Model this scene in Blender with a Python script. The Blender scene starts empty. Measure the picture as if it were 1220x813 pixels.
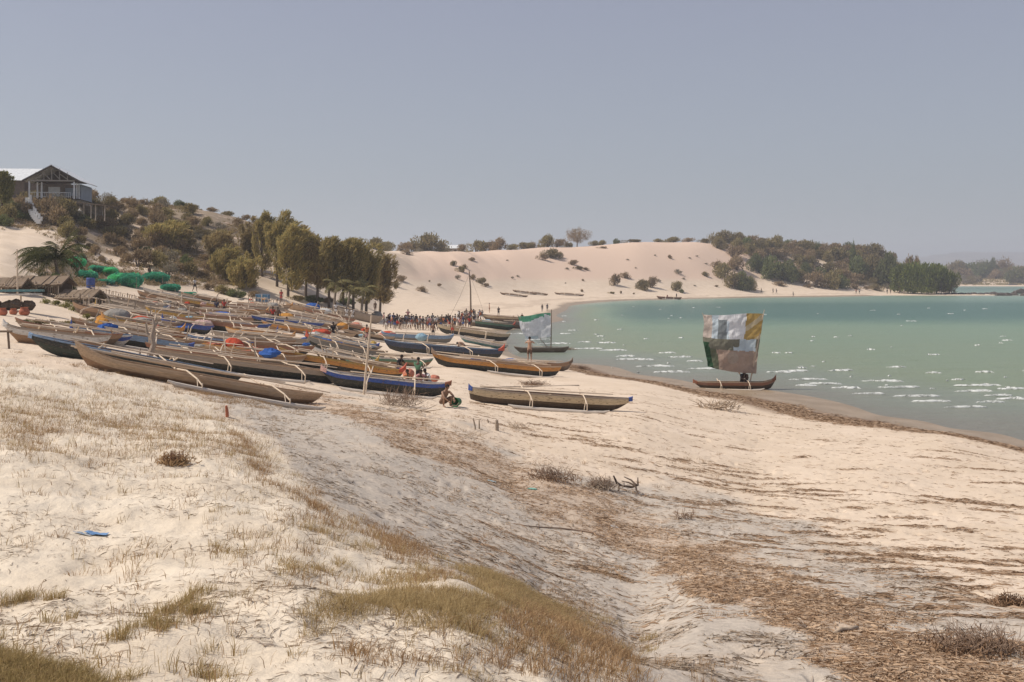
import bpy, math, random
import numpy as np
from mathutils import Vector, Matrix, Euler
random.seed(7); rng = np.random.default_rng(11)
R = math.radians
scene = bpy.context.scene
COL = scene.collection
# photograph frame used to turn picture coordinates into world points (1220 px wide)
FPX, CX, HY, CAMZ = 1200.0, 610.0, 331.0, 7.5

# ------------------------------------------------------------------ value noise
_perm = rng.permutation(4096)
def _h(ix, iy, s):
    return _perm[(_perm[(ix + s * 131) & 4095] + iy) & 4095] / 4095.0
def vnoise(x, y, s=0):
    x = np.asarray(x, float); y = np.asarray(y, float)
    ix = np.floor(x).astype(int); iy = np.floor(y).astype(int)
    fx = x - ix; fy = y - iy
    fx = fx * fx * (3 - 2 * fx); fy = fy * fy * (3 - 2 * fy)
    a = _h(ix, iy, s); b = _h(ix + 1, iy, s); c = _h(ix, iy + 1, s); d = _h(ix + 1, iy + 1, s)
    return (a * (1 - fx) + b * fx) * (1 - fy) + (c * (1 - fx) + d * fx) * fy
def fbm(x, y, s=0, o=4, g=0.5):
    t = 0; a = 1; n = 0
    for i in range(o):
        t = t + a * (vnoise(x * 2 ** i + 17.3 * i, y * 2 ** i - 9.1 * i, s + i) - 0.5); n += a; a *= g
    return t / n * 2
def sstep(a, b, x):
    t = np.clip((np.asarray(x, float) - a) / (b - a), 0, 1)
    return t * t * (3 - 2 * t)

# ------------------------------------------------------------------ terrain profile
def zof(py, D): return CAMZ - (py - HY) * D / FPX
def P(*a): return [(D, zof(py, D)) for py, D in a]
PROF = {
 -450: P((813,6),(640,11),(500,20),(425,30),(405,40),(380,50),(365,60),(345,75),(338,82),(285,120),(245,140),(235,150),(225,156))+[(200,22),(1500,22)],
 -200: P((813,6),(640,11),(500,20),(428,30),(408,40),(384,50),(369,60),(349,75),(341,82),(290,120),(250,140),(240,150),(228,156))+[(200,22),(1500,22)],
 0: P((813,6),(640,11),(500,20),(430,30),(409,40),(385,50),(370,60),(352,75),(344,82),(290,120),(252,140),(241,150),(232,156))+[(200,22),(1500,22)],
 120: P((813,6),(640,11.5),(500,22),(447,31),(420,42),(392,60),(371,80),(352,100),(337,115),(312,130),(272,150),(240,165))+[(215,22),(1500,22)],
 250: P((813,6),(640,11),(560,16),(510,23),(480,30),(451,40),(426,52),(401,70),(381,95),(366,115),(346,130),(302,155),(262,175),(252,185))+[(240,20),(1500,20)],
 350: P((813,6),(640,11),(600,14),(573,17),(548,20),(522,24.5),(496,30),(485,34),(450,45),(421,60),(397,82),(376,110),(362,135),(345,146),(315,162),(290,182),(277,192))+[(240,17),(1500,17)],
 450: P((813,6.2),(740,8),(680,10.5),(655,12.5),(634,15),(602,18),(560,21.5),(530,25),(492,33),(466,46),(440,62),(416,85),(396,115),(379,150),(366,190),(358,220),(347,250),(324,270),(308,285),(296,300))+[(360,17),(1500,17)],
 550: P((813,6.5),(720,8.8),(690,10),(682,12.5),(665,15),(640,17.5),(603,20.7),(558,25),(530,29),(500,35),(468,48),(440,66),(415,91),(395,125),(376,180),(361,260),(354,290),(345,308),(320,330),(300,355))+[(400,18),(1500,18)],
 650: P((813,7),(765,8.5),(735,9.8),(724,13.2),(700,15.4),(666,18),(614,22),(576,25.5),(530,33),(488,43),(464,56),(443,72),(432,83))+[(89,0),(97,-.3),(125,-.4),(150,-.15),(165,0),(180,.5)]+P((375,198),(365,240),(358,300),(350,340),(320,370),(302,395),(292,415))+[(460,19),(1500,19)],
 612: P((813,6.9),(750,8.6),(718,9.9),(705,13),(680,15.3),(652,18),(606,21.8),(575,25.5),(520,34),(488,42),(464,56),(443,72),(428,87))+[(95,.03),(103,-.15),(140,-.15),(153,.1),(175,.5)]+P((376,190),(363,245),(357,295),(348,328),(320,358),(301,382),(297,400))+[(440,19),(1500,19)],
 70: P((813,6),(640,11.2),(500,21),(438,30.5),(415,41),(389,55),(371,70),(350,90),(341,98),(300,124),(262,142),(246,146.5),(239,150),(233,160))+[(205,21.5),(1500,22)],
 830: P((813,8.8),(740,13),(640,21.8),(582,28.5),(530,37.5),(492,47),(474,58),(464,66))+[(70.5,0),(86,-.3),(98,-.7),(150,-1.08),(200,-2.2),(275,-2.2),(300,-.9),(345,-.5),(360,0)]+P((352.5,375),(346,394),(323,414),(295,445),(288,455))+[(500,24),(1500,20)],
 760: P((813,8),(792,9),(778,12),(746,14.5),(690,17.5),(640,21.5),(585,27.5),(530,34.5),(493,43),(473,52),(459,62),(452,71))+[(77,0),(96,-.3),(106,-.7),(150,-1.05),(200,-2.2),(262,-2.2),(290,-.9),(325,-.5),(336,0)]+P((354,350),(348,368),(328,388),(300,420),(286,440))+[(480,23),(1500,20)],
 900: P((813,9.5),(740,13),(640,22),(580,30),(530,39.5),(500,48),(480,57))+[(64.5,.12),(68,0),(84,-.3),(94,-.7),(150,-1.1),(200,-2.2),(285,-2.2),(310,-.9),(365,-.5),(383,0)]+P((351,400),(345,420),(318,445),(291,470))+[(520,25),(1500,20)],
 1050: P((813,9.5),(740,13),(640,22),(590,28),(540,37),(515,44.5),(503,50))+[(54,0),(69,-.3),(79,-.7),(150,-1.1),(200,-2.2),(285,-2.2),(315,-.9),(400,-.5),(428,0)]+P((349,445),(341,470),(312,500),(303,520))+[(600,18),(1500,20)],
 1130: P((813,9.5),(740,13),(640,22),(575,31),(530,39),(520,43))+[(49.5,0),(64,-.3),(74,-.7),(150,-1.1),(200,-2.2),(290,-2.2),(320,-.9),(405,-.4),(428,0),(436,.5),(450,.6),(462,.3),(475,-.3),(700,-1.2),(900,0),(940,2),(1100,14),(1300,20),(1500,20)],
 1220: P((813,9.5),(740,13),(640,22),(565,33),(537,41))+[(45.5,0),(60,-.3),(70,-.7),(150,-1.1),(200,-2.2),(290,-2.2),(320,-.9),(405,-.4),(426,.02),(432,.15),(441,0),(452,-.4),(700,-1.2),(880,0),(940,2),(1100,18),(1300,22),(1500,20)],
 1500: P((813,9.5),(740,13),(640,22),(590,28),(560,32))+[(36,0),(50,-.3),(60,-.7),(150,-1.1),(200,-2.2),(290,-2.2),(320,-1),(405,-.9),(700,-1.2),(860,0),(940,2),(1100,18),(1300,22),(1500,20)],
 2100: P((813,9.5),(740,13),(690,16),(640,20))+[(26,0),(40,-.3),(60,-.7),(150,-1.1),(200,-2.2),(290,-2.2),(320,-1),(405,-.9),(700,-1.2),(860,0),(940,2),(1100,18),(1300,22),(1500,20)],
}
NV, NU = 1000, 1150
vD = np.linspace(math.log(2.0), math.log(1500.0), NV)
uu = np.concatenate([np.linspace(-1.5, -0.56, 60)[:-1], np.linspace(-0.56, 0.56, NU - 119), np.linspace(0.56, 1.5, 61)[1:]])
NU = len(uu)
_keys = sorted(PROF)
_tab = []
for k in _keys:
    pr = [(2.0, PROF[k][0][1] + .3)] + PROF[k]
    d = np.array([p[0] for p in pr]); z = np.array([p[1] for p in pr])
    zz = np.interp(vD, np.log(d), z)
    ker = np.hanning(19); ker /= ker.sum()          # round the kinks
    zz = np.convolve(np.pad(zz, 9, mode='edge'), ker, 'valid')
    _tab.append(zz)
_tab = np.array(_tab)                                # (K, NV)
_ku = (np.array(_keys) - CX) / FPX
_i = np.clip(np.searchsorted(_ku, uu) - 1, 0, len(_ku) - 2)
_t = np.clip((uu - _ku[_i]) / (_ku[_i + 1] - _ku[_i]), 0, 1)
TZ = _tab[_i].T * (1 - _t) + _tab[_i + 1].T * _t     # (NV, NU)
ker = np.hanning(37); ker /= ker.sum()
TZ = np.apply_along_axis(lambda r: np.convolve(np.pad(r, 18, mode='edge'), ker, 'valid'), 1, TZ)
DD = np.exp(vD)[:, None] * np.ones((1, NU)); XX = DD * uu[None, :]
PX = CX + FPX * uu[None, :] * np.ones((NV, 1))
BASE = TZ.copy()
# small relief
near_dune = sstep(0.15, -0.1, (PX - (330 + 400 * sstep(14, 6, DD))) / 400) * sstep(48, 30, DD)
dry = sstep(0.25, 0.9, TZ)
hill = sstep(5.5, 9, TZ) * sstep(80, 110, DD)
TZ = TZ + near_dune * (0.15 * fbm(XX / 2.6, DD / 2.0, 3, 3) + 0.055 * fbm(XX / .6, DD / .45, 5, 3) + .02 * fbm(XX / .16, DD / .14, 8, 2))
flat = dry * (1 - near_dune) * sstep(140, 60, DD)
TZ = TZ + flat * (0.06 * fbm(XX / 2.2, DD / 2.2, 9, 3) - .05 * sstep(.42, .8, fbm(XX / .42, DD / .42, 14, 2)) * sstep(62, 30, DD) + .024 * fbm(XX / .3, DD / .3, 12, 2) * sstep(50, 15, DD))
left_hill = sstep(470, 380, PX)
TZ = TZ + hill * left_hill * (1.1 * fbm(XX / 14, DD / 14, 20, 4))
TZ = TZ + hill * (1 - left_hill) * (0.9 * fbm(XX / 40, DD / 40, 22, 3)) * sstep(700, 850, PX + 0 * DD)
rid = hill * sstep(430, 470, PX) * sstep(640, 560, PX)
TZ = TZ + rid * 0.8 * (fbm(XX / 9 + DD / 30, DD / 60, 31, 3))
# the low step where the foreground dune breaks off towards the beach
def H(x, y):
    x = np.asarray(x, float); y = np.maximum(np.asarray(y, float), 2.0)
    v = (np.log(y) - vD[0]) / (vD[-1] - vD[0]) * (NV - 1)
    u = np.interp(x / y, uu, np.arange(NU))
    v = np.clip(v, 0, NV - 1.001); u = np.clip(u, 0, NU - 1.001)
    i = v.astype(int); j = u.astype(int); a = v - i; b = u - j
    return (TZ[i, j] * (1 - a) * (1 - b) + TZ[i + 1, j] * a * (1 - b) + TZ[i, j + 1] * (1 - a) * b + TZ[i + 1, j + 1] * a * b)
_row = np.exp(vD)
def G(px, py, water=True):
    """world point of the ground (or the water) seen at a picture position"""
    u = (px - CX) / FPX; m = -(py - HY) / FPX
    z = H(u * _row, _row)
    if water: z = np.maximum(z, 0.0)
    ray = CAMZ + m * _row
    hit = np.nonzero(ray <= z)[0]
    i = hit[0] if len(hit) else NV - 2
    if i == 0: i = 1
    d0 = ray[i - 1] - z[i - 1]; d1 = ray[i] - z[i]
    t = d0 / (d0 - d1) if len(hit) and d0 != d1 else 0.5
    D = _row[i - 1] + (_row[i] - _row[i - 1]) * min(1, max(0, t))
    return Vector((u * D, D, float(max(H(u * D, D), 0.0 if water else -9))))
def GD(px, D):
    x = (px - CX) / FPX * D
    return Vector((x, D, float(max(H(x, D), 0))))
def crest(px, lo, hi):
    """the point that makes the skyline between two depths"""
    D = np.linspace(lo, hi, 300); x = (px - CX) / FPX * D; z = H(x, D)
    k = int(np.argmax((z - CAMZ) / D)); return Vector((x[k], D[k], z[k]))
def pix(p): return CX + FPX * p[0] / p[1], HY + FPX * (CAMZ - p[2]) / p[1]

# ------------------------------------------------------------------ mesh helpers
class MB:
    def __init__(s): s.v = []; s.f = []; s.m = []
    def add(s, vs, fs, mi=0):
        o = len(s.v); s.v += [tuple(p) for p in vs]
        for f in fs: s.f.append(tuple(i + o for i in f)); s.m.append(mi)
        return s
    def box(s, c, d, rz=0, mi=0, rx=0, ry=0):
        M = Euler((rx, ry, rz)).to_matrix(); c = Vector(c)
        vs = [c + M @ Vector((x * d[0] / 2, y * d[1] / 2, z * d[2] / 2)) for x in (-1, 1) for y in (-1, 1) for z in (-1, 1)]
        return s.add(vs, [(0, 1, 3, 2), (4, 6, 7, 5), (0, 4, 5, 1), (2, 3, 7, 6), (0, 2, 6, 4), (1, 5, 7, 3)], mi)
    def tube(s, pts, rad, n=7, mi=0, caps=True):
        pts = [Vector(p) for p in pts]
        if not hasattr(rad, '__len__'): rad = [rad] * len(pts)
        vs = []; fs = []; ref = None
        for i, p in enumerate(pts):
            a = pts[max(0, i - 1)]; b = pts[min(len(pts) - 1, i + 1)]
            t = (b - a).normalized()
            if ref is None: ref = Vector((0, 0, 1)) if abs(t.z) < .9 else Vector((1, 0, 0))
            u = t.cross(ref).normalized(); w = u.cross(t).normalized(); ref = w
            for k in range(n):
                q = 2 * math.pi * k / n
                vs.append(p + (u * math.cos(q) + w * math.sin(q)) * rad[i])
        for i in range(len(pts) - 1):
            for k in range(n):
                fs.append((i * n + k, i * n + (k + 1) % n, (i + 1) * n + (k + 1) % n, (i + 1) * n + k))
        if caps:
            fs.append(tuple(range(n))[::-1]); fs.append(tuple(range((len(pts) - 1) * n, len(pts) * n)))
        return s.add(vs, fs, mi)
    def ball(s, c, r, seg=12, rings=8, mi=0, noise=0, M=None):
        vs = []; fs = []; c = Vector(c)
        r = r if hasattr(r, '__len__') else (r, r, r)
        for i in range(rings + 1):
            th = math.pi * i / rings
            for k in range(seg):
                ph = 2 * math.pi * k / seg
                f = 1 + noise * (random.random() - .5)
                d = Vector((math.sin(th) * math.cos(ph) * r[0] * f, math.sin(th) * math.sin(ph) * r[1] * f, math.cos(th) * r[2] * f))
                if M: d = M @ d
                vs.append(c + d)
        for i in range(rings):
            for k in range(seg):
                fs.append((i * seg + k, (i + 1) * seg + k, (i + 1) * seg + (k + 1) % seg, i * seg + (k + 1) % seg))
        return s.add(vs, fs, mi)
    def lathe(s, prof, n=16, c=(0, 0, 0), mi=0):
        vs = []; fs = []; c = Vector(c)
        for r, z in prof:
            for k in range(n):
                a = 2 * math.pi * k / n; vs.append(c + Vector((r * math.cos(a), r * math.sin(a), z)))
        for i in range(len(prof) - 1):
            for k in range(n): fs.append((i * n + k, i * n + (k + 1) % n, (i + 1) * n + (k + 1) % n, (i + 1) * n + k))
        return s.add(vs, fs, mi)
    def mesh(s, name, mats, smooth=False):
        me = bpy.data.meshes.new(name); me.from_pydata(s.v, [], s.f)
        for m in (mats if isinstance(mats, (list, tuple)) else [mats]): me.materials.append(m)
        if any(s.m): me.polygons.foreach_set('material_index', s.m)
        if smooth: me.polygons.foreach_set('use_smooth', [True] * len(s.f))
        me.update(); return me
    def build(s, name, mats, parent=None, smooth=False, loc=None):
        return mk(name, s.mesh(name, mats, smooth), parent, loc)
def mk(name, me, parent=None, loc=None):
    o = bpy.data.objects.new(name, me); COL.objects.link(o)
    if parent: o.parent = parent
    if loc is not None: o.location = loc
    return o
def np_mesh(name, V, F, mats, smooth=False, mi=None):
    """V (n,3), F (m,k) with one k"""
    me = bpy.data.meshes.new(name); k = F.shape[1]
    me.vertices.add(len(V)); me.vertices.foreach_set('co', np.ascontiguousarray(V, dtype=np.float32).ravel())
    me.loops.add(F.size); me.loops.foreach_set('vertex_index', np.ascontiguousarray(F, dtype=np.int32).ravel())
    me.polygons.add(len(F)); me.polygons.foreach_set('loop_start', np.arange(0, F.size, k, dtype=np.int32))
    me.polygons.foreach_set('loop_total', np.full(len(F), k, dtype=np.int32))
    for m in (mats if isinstance(mats, (list, tuple)) else [mats]): me.materials.append(m)
    if mi is not None: me.polygons.foreach_set('material_index', np.asarray(mi, dtype=np.int32))
    me.update(calc_edges=True)
    if smooth: me.polygons.foreach_set('use_smooth', np.ones(len(F), dtype=bool))
    return me
def attr(me, name, vals):
    a = me.attributes.new(name, 'FLOAT', 'POINT'); a.data.foreach_set('value', np.ascontiguousarray(vals, dtype=np.float32).ravel())
def empty(name, loc=(0, 0, 0), rz=0):
    o = bpy.data.objects.new(name, None); COL.objects.link(o); o.location = loc; o.rotation_euler = (0, 0, rz); o.empty_display_size = .2
    return o
def tag(o, label=None, cat=None, group=None, kind=None):
    for k, v in (('label', label), ('category', cat), ('group', group), ('kind', kind)):
        if v: o[k] = v
    return o
KIDS = {}
def kids(o):
    return list(o.children)
def dup(root, loc=None, rot=None, scale=None, parent=None):
    c = root.copy(); COL.objects.link(c)
    for k in ('label', 'group'):
        if parent is None and k in c.keys(): del c[k]
    if parent: c.parent = parent
    if loc is not None: c.location = loc
    if rot is not None: c.rotation_euler = rot
    if scale is not None: c.scale = scale
    for ch in kids(root): dup(ch, parent=c)
    return c

# ------------------------------------------------------------------ materials
def lin(r, g, b):
    f = lambda c: (c / 255 / 12.92) if c <= 10 else ((c / 255 + .055) / 1.055) ** 2.4
    return (f(r), f(g), f(b), 1)
class NT:
    def __init__(s, name):
        s.m = bpy.data.materials.new(name); s.m.use_nodes = True; s.t = s.m.node_tree; s.t.nodes.clear()
        s.out = s.n('ShaderNodeOutputMaterial')
    def n(s, ty, **kw):
        x = s.t.nodes.new(ty)
        for k, v in kw.items(): setattr(x, k, v)
        return x
    def l(s, a, b): s.t.links.new(a, b)
    def set(s, node, key, v):
        if hasattr(v, 'links'): s.l(v, node.inputs[key])
        else: node.inputs[key].default_value = v
    def noise(s, scale, detail=4, rough=.55, vec=None, dist=0):
        x = s.n('ShaderNodeTexNoise'); x.inputs['Scale'].default_value = scale; x.inputs['Detail'].default_value = detail
        x.inputs['Roughness'].default_value = rough; x.inputs['Distortion'].default_value = dist
        if vec: s.l(vec, x.inputs['Vector'])
        return x.outputs['Fac']
    def ramp(s, fac, stops, interp='LINEAR'):
        x = s.n('ShaderNodeValToRGB'); x.color_ramp.interpolation = interp
        e = x.color_ramp.elements
        while len(e) < len(stops): e.new(.5)
        for i, (p, c) in enumerate(stops):
            e[i].position = p; e[i].color = c if len(c) == 4 else (*c, 1)
        s.l(fac, x.inputs[0]); return x.outputs[0]
    def mix(s, fac, a, b, mode='MIX'):
        x = s.n('ShaderNodeMix', data_type='RGBA', blend_type=mode)
        s.set(x, 0, fac); s.set(x, 6, a); s.set(x, 7, b); return x.outputs[2]
    def math(s, op, a, b=0.5, clamp=False):
        x = s.n('ShaderNodeMath', operation=op); x.use_clamp = clamp; s.set(x, 0, a); s.set(x, 1, b); return x.outputs[0]
    def rng(s, v, a, b, c=0, d=1, smooth=True):
        x = s.n('ShaderNodeMapRange'); x.interpolation_type = 'SMOOTHSTEP' if smooth else 'LINEAR'
        s.l(v, x.inputs[0])
        for i, q in enumerate((a, b, c, d)): x.inputs[i + 1].default_value = q
        return x.outputs[0]
    def attr(s, name): return s.n('ShaderNodeAttribute', attribute_name=name).outputs['Fac']
    def coord(s, which='Object', scale=None):
        c = s.n('ShaderNodeTexCoord').outputs[which]
        if scale:
            m = s.n('ShaderNodeMapping'); m.inputs['Scale'].default_value = scale; s.l(c, m.inputs[0]); c = m.outputs[0]
        return c
    def pos(s, scale=None):
        c = s.n('ShaderNodeNewGeometry').outputs['Position']
        if scale:
            m = s.n('ShaderNodeMapping'); m.inputs['Scale'].default_value = scale; s.l(c, m.inputs[0]); c = m.outputs[0]
        return c
    def bsdf(s, col, rough=.8, spec=.3, bump=None, bstr=.3, bdist=.02, **kw):
        p = s.n('ShaderNodeBsdfPrincipled'); s.set(p, 'Base Color', col); s.set(p, 'Roughness', rough); s.set(p, 'Specular IOR Level', spec)
        for k, v in kw.items(): s.set(p, k.replace('_', ' '), v)
        if bump is not None:
            b = s.n('ShaderNodeBump'); b.inputs['Strength'].default_value = bstr; b.inputs['Distance'].default_value = bdist
            s.l(bump, b.inputs['Height']); s.l(b.outputs[0], p.inputs['Normal'])
        s.l(p.outputs[0], s.out.inputs['Surface']); return s.m
def c4(c): return c if len(c) == 4 else (*c, 1)
def mulc(c, f): return tuple(min(1, x * f) for x in c[:3]) + (1,)
_wood = {}
def wood(name, c, rough=.8, wear=.35):
    """weathered timber: long streaks and blotches"""
    if name in _wood: return _wood[name]
    s = NT(name); c = c4(c)
    a = s.noise(3, 6, .7, s.coord('Object', (1, 14, 14))); b = s.noise(1.3, 4, .6, s.coord())
    col = s.ramp(a, [(.25, mulc(c, .55)), (.5, c), (.75, mulc(c, 1.35))])
    col = s.mix(s.rng(b, .52, .72, 0, wear), col, mulc((.36, .31, .26), 1))
    _wood[name] = s.bsdf(col, rough, .15, a, .5, .01); return _wood[name]
def paint(name, c, wear=.35, base=(.16, .11, .075), rough=.6):
    """sun-worn paint over timber with scuffs where the wood shows"""
    if name in _wood: return _wood[name]
    s = NT(name); c = c4(c)
    a = s.noise(2.2, 6, .7, s.coord('Object', (1, 6, 9))); b = s.noise(9, 5, .7, s.coord('Object', (.6, 2, 2)))
    col = s.mix(s.rng(a, .3, .75), mulc(c, .8), mulc(c, 1.2))
    e = s.noise(26, 3, .6, s.coord('Object', (.5, 2, 3))); col = s.mix(s.rng(b, .54, .64, 0, min(1, wear * 1.8)), col, c4(base)); col = s.mix(s.rng(e, .60, .66, 0, wear), col, mulc((.42, .36, .30), 1))
    _wood[name] = s.bsdf(col, rough, .3, b, .25, .006); return _wood[name]
def plain(name, c, rough=.7, spec=.25, var=.2, scale=4, bump=.2):
    if name in _wood: return _wood[name]
    s = NT(name); c = c4(c)
    a = s.noise(scale, 5, .6, s.coord())
    col = s.mix(s.rng(a, .3, .7), mulc(c, 1 - var), mulc(c, 1 + var))
    _wood[name] = s.bsdf(col, rough, spec, a, bump, .02); return _wood[name]
def leafmat(name, cols, objvar=.0, transl=.36):
    """foliage: every leaf its own shade, plus broad clumps"""
    s = NT(name)
    g = s.n('ShaderNodeNewGeometry').outputs['Random Per Island']
    col = s.ramp(g, [(i / max(1, len(cols) - 1), c4(c)) for i, c in enumerate(cols)])
    if objvar:
        o = s.n('ShaderNodeObjectInfo').outputs['Random']
        col = s.mix(s.rng(o, 0, 1, 0, objvar, False), col, c4((.135, .10, .062)))
    d = s.n('ShaderNodeBsdfDiffuse'); s.l(col, d.inputs[0])
    t = s.n('ShaderNodeBsdfTranslucent'); s.l(col, t.inputs[0])
    m = s.n('ShaderNodeMixShader'); m.inputs[0].default_value = transl
    s.l(d.outputs[0], m.inputs[1]); s.l(t.outputs[0], m.inputs[2]); s.l(m.outputs[0], s.out.inputs['Surface'])
    return s.m

# ------------------------------------------------------------------ labels told apart by neighbours
PEND = []          # (object, base label, picture position, kind key)
MARKS = {}         # kind key -> [(phrase, (px, py))]
ORD = ['first', 'second', 'third', 'fourth', 'fifth', 'sixth', 'seventh', 'eighth', 'ninth', 'tenth', 'eleventh', 'twelfth', 'thirteenth',
       'fourteenth', 'fifteenth', 'sixteenth', 'seventeenth', 'eighteenth', 'nineteenth', 'twentieth']
def ordinal(i):
    if i < 20: return ORD[i]
    tens = {2: 'twenty', 3: 'thirty', 4: 'forty', 5: 'fifty', 6: 'sixty', 7: 'seventy', 8: 'eighty', 9: 'ninety'}
    t, u = divmod(i + 1, 10)
    return ({2: 'twentieth', 3: 'thirtieth', 4: 'fortieth', 5: 'fiftieth', 6: 'sixtieth', 7: 'seventieth', 8: 'eightieth', 9: 'ninetieth'}[t] if u == 0 else tens[t] + '-' + ORD[u - 1])
def pend(o, base, key):
    p = o.matrix_basis.translation; PEND.append((o, base, pix(p), key))
def resolve_labels():
    by = {}
    for o, b, p, k in PEND: by.setdefault((b, k), []).append((o, p))
    for (b, k), items in by.items():
        if len(items) == 1: items[0][0]['label'] = b; continue
        marks = MARKS.get(k, [])
        near = {}
        for o, p in items:
            best = min(marks, key=lambda m: (m[1][0] - p[0]) ** 2 + 9 * (m[1][1] - p[1]) ** 2) if marks else None
            if best:
                dx = p[0] - best[1][0]; dy = p[1] - best[1][1]
                rel = ('left of' if dx < 0 else 'right of') if abs(dx) > 3 * abs(dy) else ('behind' if dy < 0 else 'in front of')
                near.setdefault((best[0], rel), []).append((o, p))
            else: near.setdefault((None, ''), []).append((o, p))
        for (m, rel), its in near.items():
            its.sort(key=lambda t: t[1][0])
            for i, (o, p) in enumerate(its):
                where = f' {rel} {m}' if m else ''
                if len(its) == 1: o['label'] = b + where
                elif i == 0: o['label'] = 'leftmost ' + b + where
                elif i == len(its) - 1: o['label'] = 'rightmost ' + b + where
                else: o['label'] = ordinal(i) + ' from left, ' + b + where
# ================================================================== setting
def pl(px, pts):
    a = np.array(pts, float); return np.interp(px, a[:, 0], a[:, 1])
BAND = [(330, 466), (380, 478), (470, 512), (560, 545), (640, 585), (720, 618), (800, 650), (880, 690), (960, 735), (1060, 780), (1150, 812), (1400, 900)]
BANDW = [(330, 8), (380, 12), (470, 20), (560, 28), (700, 38), (880, 42), (1000, 50), (1220, 70)]
BROW = [(-200, 425), (120, 440), (230, 462), (330, 530), (400, 600), (470, 648), (540, 678), (620, 705), (700, 755), (760, 813), (900, 950)]
GTOP = [(250, 455), (350, 468), (450, 492), (520, 520), (600, 545), (700, 580), (800, 590), (900, 610), (1000, 660), (1100, 700), (1220, 750), (1400, 840)]
def masks(x, y):
    """dune, wrack band, grey flat, strandline weed, from a place on the ground"""
    z = H(x, y); px = CX + FPX * x / y; py = HY + FPX * (CAMZ - z) / y
    n = fbm(x / 1.7, y / 1.7, 40, 4); n2 = fbm(x / .5, y / .5, 44, 3)
    near = sstep(62, 48, y)
    dune = sstep(-6, 10, py + n * 14 - pl(px, BROW)) * near
    w = pl(px, BANDW) * .9
    band = sstep(1.2, .45, np.abs(py - pl(px, BAND)) / w + .85 * n + .4 * n2) * near * (1 - dune)
    grey = sstep(-18, 16, py - pl(px, GTOP) + 45 * n) * (1 - dune) * near
    return dune, band, grey, z, px, py
def ground_material():
    s = NT('sand')
    pos = s.pos()
    dune, band, grey, wet, wrack, hillm, bare = [s.attr(k) for k in ('dune', 'band', 'grey', 'wet', 'wrack', 'hill', 'bare')]
    n1 = s.noise(.55, 6, .6, pos); n2 = s.noise(9, 6, .7, pos); n3 = s.noise(45, 3, .6, pos)
    streak = s.noise(2.0, 6, .7, s.pos((.5, 1.8, 1)), .9)
    sandb = s.mix(s.rng(n1, .3, .7), (.60, .485, .36, 1), (.68, .56, .43, 1))
    sandd = s.mix(s.rng(n1, .35, .65), (.60, .51, .39, 1), (.70, .61, .48, 1))
    col = s.mix(dune, sandb, sandd)
    gcol = s.mix(s.rng(n2, .3, .7), (.40, .35, .29, 1), (.53, .465, .385, 1))
    col = s.mix(s.math('MULTIPLY', grey, s.rng(n1, .25, .55, .45, 1)), col, gcol)
    bcol = s.mix(s.rng(n2, .3, .7), (.40, .29, .20, 1), (.58, .46, .34, 1))
    col = s.mix(s.math('MULTIPLY', band, .7), col, bcol)
    st = s.math('MULTIPLY', s.rng(streak, .60, .70, 0, .4), s.math('SUBTRACT', 1, s.math('MAXIMUM', dune, hillm), True))
    col = s.mix(st, col, (.34, .25, .17, 1))
    col = s.mix(s.rng(n3, .62, .75, 0, .35), col, (.30, .23, .16, 1))
    hb = s.mix(s.rng(n2, .35, .65), (.20, .15, .10, 1), (.33, .26, .18, 1))
    col = s.mix(hillm, col, s.mix(s.rng(n1, .33, .45), (.60, .45, .34, 1), hb))
    col = s.mix(bare, col, (.63, .475, .36, 1))
    wcol = s.mix(s.rng(n1, .3, .7), (.27, .20, .125, 1), (.36, .275, .185, 1))
    col = s.mix(wet, col, wcol)
    col = s.mix(s.math('MULTIPLY', wrack, s.rng(n2, .3, .6, .6, 1)), col, (.15, .085, .045, 1))
    bmp = s.math('ADD', s.math('MULTIPLY', n2, 1.0), s.math('MULTIPLY', s.noise(3.2, 4, .6, pos), 1.6))
    ro = s.n('ShaderNodeMapRange'); s.l(wet, ro.inputs[0]); ro.inputs[3].default_value = .95; ro.inputs[4].default_value = .38
    return s.bsdf(col, ro.outputs[0], .2, bmp, .55, .05)
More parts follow.
